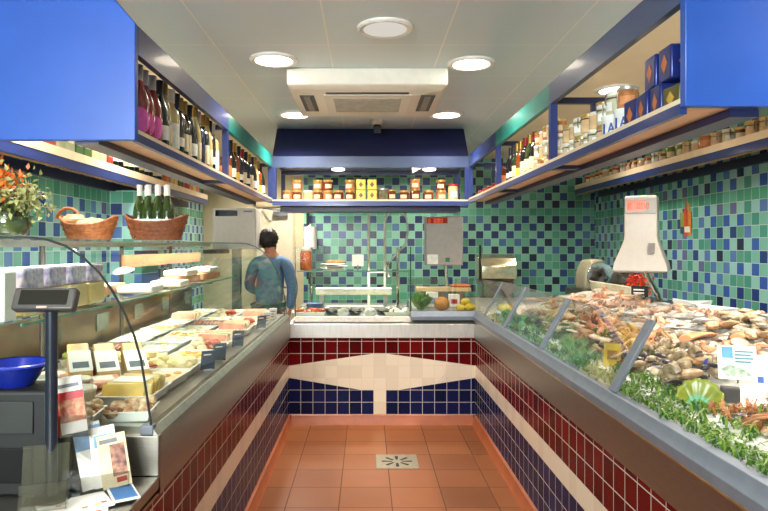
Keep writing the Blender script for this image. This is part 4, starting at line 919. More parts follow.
for k in range(3): PL.put((-.29+.012*(k % 2), 5.48, 1.2835+k*.0185), 0, 1, 'white plate on the glass shelf of the back case, %s of the stack' % ('bottom', 'middle', 'top')[k], 'stacked plates')
PIE = M('baked_crust', (196, 146, 96), .6, 0, .25, 30)
u = thing('round_loaf', 'flat tan round loaf lying on the stack of white plates', 'bread', (-.27, 5.48, 1.345)); MB().ell((-.27, 5.48, 1.357), (.085, .07, .018), 18, 8, bump=.15).build('loaf', PIE, u)
u = thing('price_card', 'white square price card standing on the glass shelf of the back case', 'price card', (-.075, 5.4, 1.2835)); MB().box(-.125, -.025, 5.4, 5.404, 1.32, 1.42).build('card_face', PAPER, u); MB().tube([(-.075, 5.402, 1.2835), (-.075, 5.402, 1.33)], .006).build('stem', CHROME, u)
ORJ = M('orange_preserve', (176, 84, 40), .2, 0, .3, 30)
u = thing('glass_canister', 'tall glass canister of orange-brown pieces at the left end of the back case', 'jar', (-.53, 5.5, 1.2835))
MB().lathe([(0, 0), (.045, 0), (.05, .01), (.05, .15), (.04, .165)], 20, 0, Matrix.Translation((0, 0, 1.2835)), -.53, 5.5).build('glass_body', ORJ, u); MB().lathe([(.042, .165), (.045, .17), (.045, .19), (0, .2)], 20, 0, Matrix.Translation((0, 0, 1.2835)), -.53, 5.5).build('lid', LIDW, u)
u = thing('serving_board', 'long white serving board lying across the back case', 'board', (-.15, 5.6, 1.05))
MB().box(-.45, .22, 5.56, 5.67, 1.06, 1.12).build('board', M('cream_board', (226, 216, 188), .4), u, bevel=.005); 
m = MB()
for x in (-.4, .17): m.box(x-.02, x+.02, 5.58, 5.66, BZ_, 1.06)
m.build('stand', STEELD, u)
def bowl_():
    u = thing('serving_bowl', 'bowl', 'bowl'); MB().lathe([(0, 0), (.04, 0), (.075, .045), (.082, .06), (.077, .06), (.04, .01), (0, .008)], 24).build('bowl_body', M('bowl_steel', (150, 150, 150), .25, .8), u)
    MB().ell((0, 0, .035), (.066, .066, .028), 14, 8, bump=.3).build('food', M('dark_olive_food', (52, 50, 44), .35, 0, .4, 30), u); return u
BO = Proto(bowl_)
for k, x in enumerate((-.30, -.1, .14)): BO.put((x, 5.44, BZ_), 0, 1, 'steel bowl of dark food in the back case, %s of three' % ('left', 'middle', 'right')[k], 'bowls in the back case')
TRB = tray(M('grey_fish_salad', (196, 190, 176), .4, 0, .2, 30), 26, CRM, tm='clear'); TRO = tray(ORJ, 20, SAL)
for k, (x, P_, nm) in enumerate(((-.52, TRO, 'orange pieces'), (.26, TRB, 'pale salad'), (.03, TRB, 'pale salad'), (-.2, TRB, 'pale salad'), (-.4, TRO, 'orange pieces'))):
    P_.put((x, 5.41 if k not in (4, 2, 3) else 5.37, BZ_ if k not in (2, 3, 4) else BZ_), PI/2 if k < 2 else 0, (1, 1, 1) if k < 2 else (.55, .35, 1.0), 'tray of %s in the back case, %s' % (nm, ('at its left end', 'at its right end', 'in front of the middle and right bowls', 'between the left and middle bowls', 'in front at the left')[k]), 'trays in the back case')
u = thing('blue_tub', 'small blue tub at the left of the back case', 'tub', (-.46, 5.52, BZ_)); MB().lathe([(0, 0), (.06, 0), (.07, .08), (.074, .084), (.066, .084), (.056, .01), (0, .01)], 24, 0, Matrix.Translation((0, 0, BZ_)), -.46, 5.55).build('tub_body', M('steel_blue_plastic', (60, 90, 130), .3), u); MB().lathe([(0, .086), (.07, .084), (.072, .09), (0, .094)], 24, 0, Matrix.Translation((0, 0, BZ_)), -.46, 5.55).build('lid', M('blue_lid', (70, 106, 150), .3), u)
# little corner case: lemons, lettuce, cartons
def lettuce(x, y, z, r, n, name, label, col=(118, 168, 62), c2=(66, 124, 36)):
    u = thing(name, label, 'lettuce', (x, y, z)); m = MB()
    for i in range(n):
        a = R.uniform(0, 6.28); t = R.uniform(.1, 1.1); q = Matrix.Translation((x, y, z+.01)) @ Matrix.Rotation(a, 4, 'Z') @ Matrix.Rotation(-t, 4, 'Y')
        vs = []; fs = []; nu, nv = 6, 5
        for j in range(nv):
            for k in range(nu):
                s_ = k/(nu-1)-.5; l_ = j/(nv-1); w_ = r*.9*math.sin(.35+l_*2.2)
                vs.append((l_*r*.3+.012*math.sin(s_*22+i), s_*w_, l_*r+.01*math.sin(s_*30+l_*9+i)))
        for j in range(nv-1):
            for k in range(nu-1): fs.append((j*nu+k, j*nu+k+1, (j+1)*nu+k+1, (j+1)*nu+k))
        m.add(vs, fs, 0, q)
    m.build('leaves', M(name+'_leaf%d' % (col[0]), col, .45, 0, .2, 30, col2=c2), u, smooth=80); return u
CZ = .935
lettuce(.47, 5.47, CZ, .13, 22, 'lettuce', 'pale green lettuce at the left end of the small corner case')
u = thing('orange_melon', 'round orange melon in the middle of the small corner case', 'fruit', (.645, 5.42, CZ)); MB().ell((.645, 5.42, CZ+.062), (.068, .068, .06), 20, 14, bump=.06).build('rind', M('melon_rind', (208, 134, 48), .45, 0, .15, 40), u); MB().tube([(.645, 5.42, CZ+.12), (.65, 5.42, CZ+.135)], .006).build('stalk', M('stalk_brown', (96, 84, 40), .6), u)
LEM = M('lemon_skin', (226, 196, 62), .4, 0, .1, 60)
def lemon():
    u = thing('lemon', 'lemon', 'lemon'); MB().lathe([(0, -.042), (.006, -.038), (.022, -.026), (.03, 0), (.022, .026), (.007, .037), (0, .043)], 16, 0, Matrix.Translation((0, 0, .03)) @ Matrix.Rotation(PI/2, 4, 'Y')).build('rind', LEM, u); return u
LM_ = Proto(lemon)
for k, (x, y, z) in enumerate(((.80, 5.37, 0), (.87, 5.38, 0), (.83, 5.44, 0), (.9, 5.44, .0), (.85, 5.41, .05))): LM_.put((x, y, CZ+z), R.uniform(0, 3), 1.05, 'yellow lemon in the pile at the right end of the small corner case', 'lemons in the corner case')
u = thing('food_carton', 'white carton behind the melon in the small corner case', 'box', (.56, 5.52, CZ)); MB().box(.53, .63, 5.55, 5.63, CZ+.02, CZ+.15).build('carton_body', PAPER, u, bevel=.003); MB().box(.545, .615, 5.548, 5.55, CZ+.05, CZ+.1).build('label', PBL, u)
u = thing('food_carton', 'white carton between melon and lemons in the small corner case', 'box', (.78, 5.56, CZ)); MB().box(.73, .82, 5.55, 5.63, CZ+.02, CZ+.13).build('carton_body', PAPER, u, bevel=.003); MB().box(.745, .8, 5.548, 5.55, CZ+.05, CZ+.09).build('label', PRED, u)
u = thing('chopping_board', 'long pale wooden board with an orange fillet behind the small corner case', 'board', (.66, 5.8, 1.0)); MB().box(.46, .95, 5.72, 5.92, 1.08, 1.115).build('board', M('beech_board', (214, 182, 130), .5, 0, .08, 12), u, bevel=.004); MB().box(.5, .9, 5.75, 5.9, .97, 1.08).build('stand', STEELD, u)
u = thing('salmon_fillet', 'orange salmon fillet on the wooden board behind the corner case', 'fish', (.86, 5.8, 1.116)); MB().ell((.86, 5.8, 1.13), (.1, .06, .018), 16, 8, bump=.1).build('fillet', M('salmon_flesh', (214, 116, 66), .35, 0, .15, 20, stretch=(1, 8, 1)), u)
# machine by the right of the back wall
u = thing('chrome_slicer', 'chrome rounded kitchen machine at the back beyond the corner glass', 'kitchen machine', (1.26, 6.2, 0))
m = MB(); m.box(1.12, 1.42, 6.05, 6.4, .98, 1.16); m.build('body', M('brown_steel', (110, 92, 74), .4, .6), u, bevel=.02)
m = MB(); m.sheet([(6.02, 1.18), (6.03, 1.3), (6.08, 1.37), (6.2, 1.4), (6.4, 1.4)], .02, 1.1, 1.44, 'x'); m.box(1.1, 1.44, 6.2, 6.4, 1.16, 1.39); m.build('hood', M('machine_chrome', (206, 200, 170), .22, .9), u, bevel=.01)
m = MB(); m.tube([(1.1, 6.1, 1.16), (1.1, 6.1, 1.5)], .012); m.build('handle_bar', BLACK, u)
m = MB(); m.box(1.0, 1.6, 6.04, 6.5, 0, .98); m.build('stand', STEELD, u, bevel=.004)
# ================================================================ RIGHT LEDGE THINGS
LZ = 1.1005
u = thing('flower_pot', 'white pot of red flowers on the ledge under the flared scale', 'potted plant', (1.98, 4.6, LZ))
MB().lathe([(0, 0), (.045, 0), (.06, .075), (.062, .08), (.052, .08), (0, .07)], 20, 0, Matrix.Translation((0, 0, LZ)), 1.98, 4.6).build('pot', WHITE, u)
m = MB()
for i in range(150):
    c = Vector((1.98+R.gauss(0, .04), 4.6+R.gauss(0, .03), LZ+.13+R.gauss(0, .03))); q = Matrix.Translation(c) @ Euler((R.uniform(0, 6), R.uniform(0, 6), 0)).to_matrix().to_4x4(); s_ = R.uniform(.015, .03)
    m.add([(0, 0, 0), (s_*.6, s_*.4, .004), (s_*1.5, 0, 0), (s_*.6, -s_*.4, .004)], [(0, 1, 2, 3)], 0, q)
m.build('red_blooms', M('red_petals', (226, 66, 30), .5, 0, .2, 60), u)['kind'] = 'stuff'
m = MB()
for i in range(10): m.tube([(1.98, 4.6, LZ+.06), (1.98+R.gauss(0, .03), 4.6+R.gauss(0, .02), LZ+.12)], .002, 5)
m.build('stems', FLO[2], u)
u = thing('meat_slicer', 'pale grey slicing machine standing at the rear of the fish side', 'slicer', (1.98, 5.4, LZ))
m = MB(); m.prism([(-.12, 0), (.12, 0), (.11, .18), (.04, .26), (-.07, .25), (-.12, .14)], -.12, .12, 'y', 0, Matrix.Translation((1.98, 5.5, LZ+.02))); m.build('body', M('slicer_grey', (164, 156, 130), .4, .2), u, bevel=.02)
m = MB(); m.lathe([(0, 0), (.11, .0), (.115, .006), (.11, .012), (0, .016)], 28, 0, Matrix.Translation((1.99, 5.36, LZ+.14)) @ Matrix.Rotation(PI/2, 4, 'X')); m.build('blade', CHROME, u); m = MB(); m.box(1.84, 2.12, 5.36, 5.64, LZ, LZ+.03); m.build('base_plate', STEELD, u, bevel=.004)
u = thing('black_bag', 'dark crumpled bag beside the slicing machine', 'bag', (2.06, 5.0, LZ)); MB().ell((2.07, 5.05, LZ+.1), (.09, .13, .11), 16, 12, bump=.5, seed=4, cut=LZ).build('bag_body', M('dark_bag', (52, 48, 40), .5, 0, .3, 20), u)
u = thing('white_tray', 'long white tray propped along the ledge before the slicing machine', 'tray', (1.93, 4.95, LZ)); q = Matrix.Translation((1.93, 4.95, LZ)) @ Matrix.Rotation(-.25, 4, 'Y'); m = MB(); m.box(-.01, .01, -.42, .42, 0, .1, 0, q); m.box(.01, .05, -.42, .42, .0, .012, 0, q); m.build('tray_body', M('ivory_plastic', (226, 220, 190), .4), u, bevel=.004)
u = thing('price_board', 'small black price board with white writing on the fish ledge', 'sign', (1.93, 4.38, LZ)); q = Matrix.Translation((1.915, 4.42, LZ)) @ Matrix.Rotation(-.6, 4, 'Z'); m = MB(); m.box(-.055, .055, 0, .008, .01, .11, 0, q); m.build('board', BLACK, u); m = MB()
for k in range(3): m.box(-.04, .03, -.001, 0, .035+.022*k, .045+.022*k, 0, q)
m.build('writing', LABW, u); m = MB(); m.box(-.04, .04, -.02, .04, 0, .012, 0, q); m.build('foot', BLACK, u)
for k, (x, y, w_, d_, h_, a, lab) in enumerate(((1.97, 3.82, .1, .16, .05, .3, 'white folded paper wrapper on the ledge right of the red flowers'), (1.99, 3.6, .13, .2, .035, -.2, 'pale open paper tray on the fish ledge, nearer than the folded wrapper'))):
    q = Matrix.Translation((x, y, LZ)) @ Matrix.Rotation(a, 4, 'Z'); u = thing('paper_wrapper', lab, 'paper', (x, y, LZ)); m = MB()
    m.add([(-w_/2, -d_/2, 0), (w_/2, -d_/2, 0), (w_/2, d_/2, 0), (-w_/2, d_/2, 0), (-w_*.75, -d_*.6, h_), (w_*.7, -d_*.55, h_*1.3), (w_*.7, d_*.6, h_), (-w_*.6, d_*.55, h_*1.4)], [(3, 2, 1, 0), (0, 1, 5, 4), (1, 2, 6, 5), (2, 3, 7, 6), (3, 0, 4, 7)], 0, q)
    o = m.build('paper_sheet', PAPER, u, smooth=0); sm = o.modifiers.new('solid', 'SOLIDIFY'); sm.thickness = .002
u = thing('picture_sticker', 'tall sticker of red and yellow bottles on the right mosaic wall', 'picture', (XR-.003, 5.42, 1.75))
STX = XR-.002; PY0 = 5.42
m = MB(); m.box(STX-.001, STX, PY0-.1, PY0+.1, 1.6, 1.78); m.build('backing', M('sticker_backing', (40, 74, 96), .4), u)
for dy, z0, z1, w_, mm, nm in ((-.055, 1.585, 1.86, .035, M('sticker_orange', (226, 136, 50), .4), 'orange_bottle'), (.0, 1.575, 1.9, .032, M('sticker_red', (206, 80, 44), .4), 'red_bottle'), (.06, 1.66, 1.82, .03, M('sticker_olive', (150, 160, 70), .4), 'green_bottle')):
    y = PY0+dy; m = MB(); m.prism([(y-w_, z0), (y+w_, z0), (y+w_, z0+(z1-z0)*.65), (y+w_*.35, z0+(z1-z0)*.8), (y+w_*.35, z1), (y-w_*.35, z1), (y-w_*.35, z0+(z1-z0)*.8), (y-w_, z0+(z1-z0)*.65)], STX-.003, STX-.001, 'x'); m.build(nm, mm, u)
m = MB(); m.box(STX-.0036, STX-.003, PY0-.07, PY0+.02, 1.61, 1.66); m.build('paper_label', LABW, u)
# ================================================================ THE FISH BED
def bedz(x, y): return .93+.198*(x-.965)
def icez(x, y): return bedz(x, y)+.022+.012*mnoise.noise(Vector((x*9, y*9, 0)))+.006*mnoise.noise(Vector((x*40, y*40, 3)))
ice_m = M('crushed_ice', (226, 226, 220), .25, 0, .06, 120, .6, .2, 0, 1.0)
m = MB(); nx_, ny_ = 56, 290; vs = []; fs = []
for j in range(ny_+1):
    for i in range(nx_+1):
        x = .972+(1.895-.972)*i/nx_; y = .35+(5.2-.35)*j/ny_; vs.append((x, y, icez(x, y) if 0 < i < nx_ and 0 < j < ny_ else bedz(x, y)))
w_ = nx_+1
for j in range(ny_):
    for i in range(nx_): fs.append((j*w_+i, j*w_+i+1, (j+1)*w_+i+1, (j+1)*w_+i))
m.add(vs, fs); o = m.build('crushed_ice', ice_m, smooth=80); tag(o, 'bed of crushed white ice under the fish and shellfish', 'ice', kind='stuff')
# seaweed garnish along the front
def blades(mb, x, y, z, n, sp, ln, mi=(0, 1)):
    for i in range(n):
        px, py = x+R.gauss(0, sp), y+R.gauss(0, sp*1.3)
        a = R.uniform(0, 6.28); l_ = ln*R.uniform(.5, 1.2); w_ = .0028*R.uniform(.7, 1.6); t = R.uniform(.25, 1.1)
        d = Vector((math.cos(a), math.sin(a), 0)); s_ = Vector((-d.y, d.x, 0))*w_
        p0 = Vector((px, py, z)); p1 = p0+d*l_*.4*math.sin(t)+Vector((0, 0, l_*.55)); p2 = p1+d*l_*.55+Vector((0, 0, l_*(.2-.5*t)))
        mb.add([p0-s_, p0+s_, p1+s_, p1-s_, p2], [(0, 1, 2, 3), (3, 2, 4)], R.choice(mi))
sw = MB()
y = .45
while y < 4.9:
    dens = 34 if y < 3.2 else 20
    blades(sw, .995+R.uniform(-.012, .02), y, .94, dens, .022, .05)
    if R.random() < .75: blades(sw, 1.07+R.uniform(-.025, .035), y, .965, 20, .024, .055)
    y += .028
SW = [M('seaweed_green', (58, 100, 26), .5, 0, .3, 30), M('seaweed_light', (108, 136, 44), .5, 0, .3, 30)]
o = sw.build('seaweed_garnish', SW, smooth=0); tag(o, 'green grassy garnish along the front rail of the fish bed', 'garnish', kind='stuff')
sw2 = MB(); bw_ = MB()
for x0, x1, y0, y1, n in ((1.07, 1.3, 1.45, 1.92, 120), (1.08, 1.2, 2.6, 2.95, 22)):
    for i in range(n):
        x, y = R.uniform(x0, x1), R.uniform(y0, y1); blades(bw_, x, y, icez(x, y), 9, .016, .05)
o = bw_.build('brown_seaweed', [M('brown_weed', (140, 84, 44), .5, 0, .3, 30), M('tan_weed', (176, 120, 70), .5, 0, .3, 30)], smooth=0); tag(o, 'tangle of brown seaweed behind the green garnish at the near end', 'garnish', kind='stuff')
for x0, x1, y0, y1, n in ((1.12, 1.3, 2.6, 4.3, 26), (1.12, 1.26, 1.5, 1.9, 10)):
    for i in range(n):
        x, y = R.uniform(x0, x1), R.uniform(y0, y1); blades(sw2, x, y, icez(x, y)+.03, 14, .016, .05)
o = sw2.build('green_sprigs', SW, smooth=0); tag(o, 'green sprigs scattered among the shellfish heaps', 'garnish', kind='stuff')
# ---- kinds
def shellmat(n, c, c2, r=.45): return M(n, c, r, 0, .2, 40, .5, .2, 0, .4, col2=c2)
CRB = shellmat('crab_tan', (206, 170, 122), (156, 112, 72)); CRO = shellmat('crab_rust', (182, 124, 84), (134, 84, 54)); CRP = shellmat('crab_pink', (204, 172, 150), (152, 118, 102))
def crab(mt_):
    def mk():
        u = thing('crab', 'crab', 'crab')
        m = MB(); m.ell((0, 0, .028), (.055, .04, .024), 18, 12, bump=.22, seed=3, bs=5); m.ell((.0, -.034, .03), (.012, .008, .006), 6, 4); m.build('shell', mt_, u)
        for s in (-1, 1):
            for k in range(4):
                a = -.35+k*.4; d = Vector((s*math.cos(a), math.sin(a), 0))
                b_ = Vector((s*.042, .03*math.sin(a), .024))
                MB().tube([b_, b_+d*.035+Vector((0, 0, .022)), b_+d*.068+Vector((0, 0, .004)), b_+d*.085+Vector((0, 0, -.018))], [.006, .005, .0038, .0015], 6).build('leg', mt_, u)
            b_ = Vector((s*.04, -.025, .026)); e_ = b_+Vector((s*.03, -.028, .012)); w_ = e_+Vector((-s*.012, -.03, -.004))
            m = MB(); m.tube([b_, e_, w_], [.007, .009, .008], 8); m.ell(tuple(w_+Vector((-s*.004, -.012, 0))), (.013, .02, .011), 10, 8)
            m.tube([w_+Vector((-s*.008, -.024, 0)), w_+Vector((-s*.014, -.042, 0))], [.006, .0015], 6); m.tube([w_+Vector((s*.004, -.024, 0)), w_+Vector((-s*.006, -.044, 0))], [.006, .0015], 6); m.build('claw', mt_, u)
        return u
    return Proto(mk)
PRN = shellmat('prawn_pink', (228, 172, 132), (208, 136, 98), .3); LNG = shellmat('langoustine', (226, 190, 156), (198, 146, 112), .3)
def prawn(mt_, claws=True, nm='langoustine'):
    def mk():
        u = thing(nm, nm, 'shellfish'); pts = []; rs = []
        for k in range(13):
            t = k/12; a = 1.9*t*t; pts.append(Vector((0, -.05+.11*t*math.cos(a*.5), .014+.03*math.sin(a)*t))); rs.append((.006+.011*math.sin(min(1, t*2.2)*PI/2))*(1-.6*max(0, t-.35))*(1 if k % 2 else .92))
        MB().tube(pts, rs, 10).build('body', mt_, u)
        e_ = pts[-1]; m = MB()
        for a in (-.6, -.2, .2, .6): m.add([e_, e_+Vector((math.sin(a-.18)*.026, math.cos(a)*.02, .008)), e_+Vector((math.sin(a)*.03, math.cos(a)*.026, .01)), e_+Vector((math.sin(a+.18)*.026, math.cos(a)*.02, .008))], [(0, 1, 2, 3)])
        m.build('tail_fan', mt_, u)
        m = MB()
        for s in (-1, 1):
            m.tube([(s*.004, -.05, .016), (s*.025, -.09, .04), (s*.05, -.13, .02)], [.0012, .001, .0005], 4)
            for k in range(4): m.tube([(s*.006, -.02+.014*k, .012), (s*.022, -.024+.016*k, .012), (s*.028, -.026+.018*k, .0)], [.002, .0016, .0008], 4)
        m.build('feelers', mt_, u)
        if claws:
            for s in (-1, 1): MB().tube([(s*.008, -.035, .014), (s*.024, -.06, .014), (s*.02, -.09, .012), (s*.012, -.118, .01)], [.004, .005, .007, .0015], 7).build('claw', mt_, u)
        return u
    return Proto(mk)
def oyster(c, c2, nm):
    mt_ = shellmat(nm, c, c2, .55)
    def mk():
        u = thing('oyster', 'oyster', 'oyster'); MB().ell((0, 0, .012), (.045, .032, .014), 16, 8, bump=.45, seed=R.randint(0, 99), bs=3.5).build('shell', mt_, u)
        MB().ell((.004, 0, .02), (.03, .02, .008), 12, 6, bump=.3, seed=2).build('flesh', M('oyster_flesh', (206, 190, 166), .2, 0, .15, 30, .6, .5), u); return u
    return Proto(mk)
def scallop(c, c2, nm, r=.045):
    mt_ = shellmat(nm, c, c2, .45)
    def mk():
        u = thing('scallop_shell', 'shell', 'shell'); vs = [(0, -r*.75, .004)]; fs = []; nu, nv = 29, 6
        for j in range(1, nv+1):
            for i in range(nu):
                a = -1.15+2.3*i/(nu-1); q = j/nv; k = 1+.03*math.cos(i*PI)
                vs.append((math.sin(a)*r*1.5*q*k, -r*.75+math.cos(a)*r*1.6*q*k, .004+.016*math.sin(q*PI*.8)+.0022*(1 if i % 2 else -1)*q))
        for i in range(nu-1): fs.append((0, 1+i, 2+i))
        for j in range(nv-1):
            for i in range(nu-1): fs.append((1+j*nu+i, 1+(j+1)*nu+i, 2+(j+1)*nu+i, 2+j*nu+i))
        m = MB().add(vs, fs); m.box(-r*.42, r*.42, -r*.82, -r*.62, .002, .008); o = m.build('fan_shell', mt_, u, smooth=60); sm = o.modifiers.new('solid', 'SOLIDIFY'); sm.thickness = .003; return u
    return Proto(mk)
def whelk():
    u = thing('whelk', 'whelk', 'shellfish'); pts = []; rs = []
    for k in range(40):
        t = k/39; a = t*4.2*2*PI; rr = .018*(1-t)**1.2; pts.append((rr*math.cos(a), -.03+.066*t, .018+rr*math.sin(a))); rs.append(.0015+.014*(1-t)**1.1)
    MB().tube(pts, rs, 8).build('spiral_shell', shellmat('whelk_shell', (176, 156, 122), (120, 100, 74), .5), u); return u
def clam():
    u = thing('clam', 'clam', 'shellfish'); mt_ = shellmat('clam_shell', (206, 186, 156), (160, 130, 100), .4)
    MB().ell((0, 0, .012), (.024, .019, .012), 14, 8, bump=.08).build('shell', mt_, u); return u
def gap_shell():  # added shells, near black to stand in for shaded gaps in the heap
    u = thing('gap_shell', 'gap_shell', 'shellfish'); m = MB()
    m.lathe([(0, -.036), (.008, -.03), (.016, -.008), (.018, .008), (.013, .026), (0, .034)], 14, 0, Matrix.Translation((0, 0, .011)) @ Matrix.Diagonal((1, 1, .62, 1)) @ Matrix.Rotation(PI/2, 4, 'X')); m.build('shell', shellmat('gap_shade_dark', (36, 38, 48), (70, 60, 56), .3), u); return u
def fish(c, c2, belly, nm, L=.28):
    mt_ = M(nm, c, .25, 0, .2, 30, .6, .4, col2=c2); fm = M(nm+'_fin', c2, .4, 0, .2, 40)
    def mk():
        u = thing('whole_fish', 'fish', 'fish'); pts = []; n = 18; vs = []; fs = []
        for k in range(n+1):
            t = k/n; hh = L*.13*(math.sin(PI*min(1, t*1.04)**.72))**.8*(1-.25*t)+.006; ww = hh*.5; y = -L/2+L*.86*t
            for i in range(14):
                a = 2*PI*i/14; vs.append((math.cos(a)*hh+.012*math.sin(t*3), y, ww*.9+math.sin(a)*ww*.9))
        for k in range(n):
            for i in range(14): fs.append((k*14+i, k*14+(i+1) % 14, (k+1)*14+(i+1) % 14, (k+1)*14+i))
        fs += [tuple(range(14))[::-1], tuple(n*14+i for i in range(14))]
        MB().add(vs, fs).build('body', mt_, u)
        e_ = -L/2+L*.85; MB().prism([(-.008, e_), (.008, e_), (L*.15, e_+L*.17), (.012, e_+L*.11), (-.012, e_+L*.11), (-L*.13, e_+L*.17)], .006, .010, 'z').build('tail_fin', fm, u)
        MB().prism([(L*.1, -L*.2), (L*.17, -L*.08), (L*.15, L*.12), (L*.08, L*.18)], .012, .015, 'z').build('dorsal_fin', fm, u)
        MB().prism([(-L*.02, -L*.22), (L*.03, -L*.2), (-L*.01, -L*.06)], L*.115, L*.118, 'z').build('side_fin', fm, u)
        m = MB(); m.lathe([(0, .004), (.007, .002), (.008, 0)], 14, 0, Matrix.Translation((.012, -L*.42, L*.075))); m.build('eye', BLACK, u); return u
    return Proto(mk)
def fillet(c, c2, nm, L=.22, W=.09):
    mt_ = M(nm, c, .3, 0, .2, 24, .6, .3, stretch=(1, 7, 1), col2=c2)
    def mk():
        u = thing('fish_fillet', 'fillet', 'fish'); vs = []; fs = []; n = 14; k = 10
        for j in range(n+1):
            t = j/n; w_ = W/2*(math.sin(PI*(.12+.8*t))**.7); y = -L/2+L*t
            for i in range(k):
                a = 2*PI*i/k; vs.append((math.cos(a)*w_, y, .011+math.sin(a)*.012*(1-.4*t)+.006*math.sin(t*5)))
        for j in range(n):
            for i in range(k): fs.append((j*k+i, j*k+(i+1) % k, (j+1)*k+(i+1) % k, (j+1)*k+i))
        fs += [tuple(range(k))[::-1], tuple(n*k+i for i in range(k))]
        MB().add(vs, fs).build('flesh', mt_, u); return u
    return Proto(mk)
K = {'tan crab': crab(CRB), 'rust crab': crab(CRO), 'pink crab': crab(CRP), 'pink langoustine': prawn(LNG), 'orange prawn': prawn(PRN, False, 'prawn'),
     'gap-shade shell': Proto(gap_shell), 'grey oyster': oyster((150, 136, 112), (104, 92, 76), 'oyster_grey'), 'tan oyster': oyster((196, 164, 122), (146, 112, 78), 'oyster_tan'),
     'white scallop shell': scallop((232, 214, 190), (206, 176, 150), 'scallop_white'), 'brown scallop shell': scallop((176, 112, 76), (130, 76, 50), 'scallop_brown'),
     'brown whelk': Proto(whelk), 'tan clam': Proto(clam), 'silver fish': fish((150, 150, 148), (206, 202, 192), 0, 'silver_fish'), 'red mullet': fish((206, 140, 106), (222, 180, 150), 0, 'red_fish', .22), 'sardine': fish((112, 116, 118), (190, 186, 176), 0, 'sardine_skin', .16),
     'white fillet': fillet((232, 222, 208), (214, 190, 168), 'white_flesh'), 'salmon fillet': fillet((224, 146, 96), (236, 182, 136), 'salmon_side', .26, .1), 'grey fillet': fillet((140, 132, 126), (176, 164, 152), 'grey_skin', .26, .12), 'pink fillet': fillet((228, 190, 162), (214, 158, 126), 'pink_flesh', .2, .08)}
KIND_R = {'tan crab': .066, 'rust crab': .066, 'pink crab': .066, 'pink langoustine': .05, 'orange prawn': .042, 'grey oyster': .046, 'tan oyster': .046, 'white scallop shell': .05, 'brown scallop shell': .05, 'brown whelk': .032, 'gap-shade shell': .03, 'tan clam': .026, 'silver fish': .1, 'red mullet': .075, 'sardine': .05, 'white fillet': .075, 'salmon fillet': .09, 'grey fillet': .1, 'pink fillet': .07}
placed = []; cnt = {}
def put(kind, x, y, rz, sc=1, dz=0, lab=None, grp=None, tilt=True):
    o = K[kind].put((x, y, icez(x, y)+.001+dz), rz, sc, lab, grp, rx=R.uniform(-.2, .2) if tilt else 0, ry=R.uniform(-.1, .1)-.2 if tilt else -.19); return o
def zone(x0, x1, y0, y1, kinds, where, tight=1.0, layers=1, tries=400):
    """fill a patch of the bed; each new thing keeps clear of the ones before it in its layer"""
    tot = sum(w for _, w in kinds)
    for L_ in range(layers):
        mine = [] if L_ else [p for p in placed]
        for _ in range(tries):
            r = R.uniform(0, tot); k = kinds[0][0]
            for nm, w in kinds:
                if r < w: k = nm; break
                r -= w
            x, y = R.uniform(x0, x1), R.uniform(y0, y1); rad = KIND_R[k]*tight
            if any((x-a)**2+(y-b_)**2 < (rad+c)**2*.62 for a, b_, c in mine) or (L_ and ((x-1.1)**2+(y-2.05)**2 < .03 or (x-1.28)**2+(y-2.1)**2 < .025)): continue
            mine.append((x, y, rad))
            if not L_: placed.append((x, y, rad))
            key = k+where; cnt[key] = cnt.get(key, 0)+1
            put(k, x, y, R.uniform(0, 6.28), R.uniform(.85, 1.15), L_*.034, '%s %s' % (k, where), '%ss %s' % (k, where))
# single things first
DISH = scallop((150, 176, 60), (96, 150, 70), 'green_dish_rim', .075)
def greendish():
    u = thing('shell_dish', 'yellow-green scallop-shaped dish leaning on the crabs behind the seaweed', 'dish'); r = .085; vs = [(0, -r*.85, .0)]; fs = []; nu, nv = 33, 8
    for j in range(1, nv+1):
        for i in range(nu):
            a = -1.9+3.8*i/(nu-1); q = j/nv; k = 1+.035*math.cos(i*PI*.5); vs.append((math.sin(a)*r*1.0*q*k, -r*.25+math.cos(a)*r*1.0*q*k-r*.4*(1-q), -.03*(1-q*q)+.003*math.cos(i*PI*.5)*q+.03))
    for i in range(nu-1): fs.append((0, 1+i, 2+i))
    for j in range(nv-1):
        for i in range(nu-1): fs.append((1+j*nu+i, 1+(j+1)*nu+i, 2+(j+1)*nu+i, 2+j*nu+i))
    m = MB(); m.add(vs, fs); m.mi = [1 if i < nu-1+(nu-1)*3 else 0 for i in range(len(fs))]
    m.box(-r*.35, r*.35, -r*1.0, -r*.75, .0, .006)
    o = m.build('dish_body', [M('dish_yellow_green', (124, 134, 44), .3, 0, .15, 30), M('dish_sea_green', (90, 150, 110), .3, 0, .15, 30)], u, smooth=60); sm = o.modifiers.new('solid', 'SOLIDIFY'); sm.thickness = .005
    return u
g = greendish(); g.location = (1.075, 2.02, 1.005); g.scale = (.82, .82, .82); g.rotation_euler = (.95, .25, -.7); placed.append((1.1, 2.05, .15)); placed.append((1.13, 2.12, .13))
u = thing('tag_block', 'small black block beside the green shell dish', 'tag holder', (1.165, 2.02, icez(1.165, 2.02))); q = Matrix.Translation((1.165, 2.02, icez(1.165, 2.02)-.002)) @ Matrix.Rotation(-.5, 4, 'Z'); MB().box(-.028, .028, -.02, .02, 0, .05, 0, q).build('block', M('charcoal_block', (52, 46, 44), .5), u, bevel=.004); placed.append((1.165, 2.02, .03))
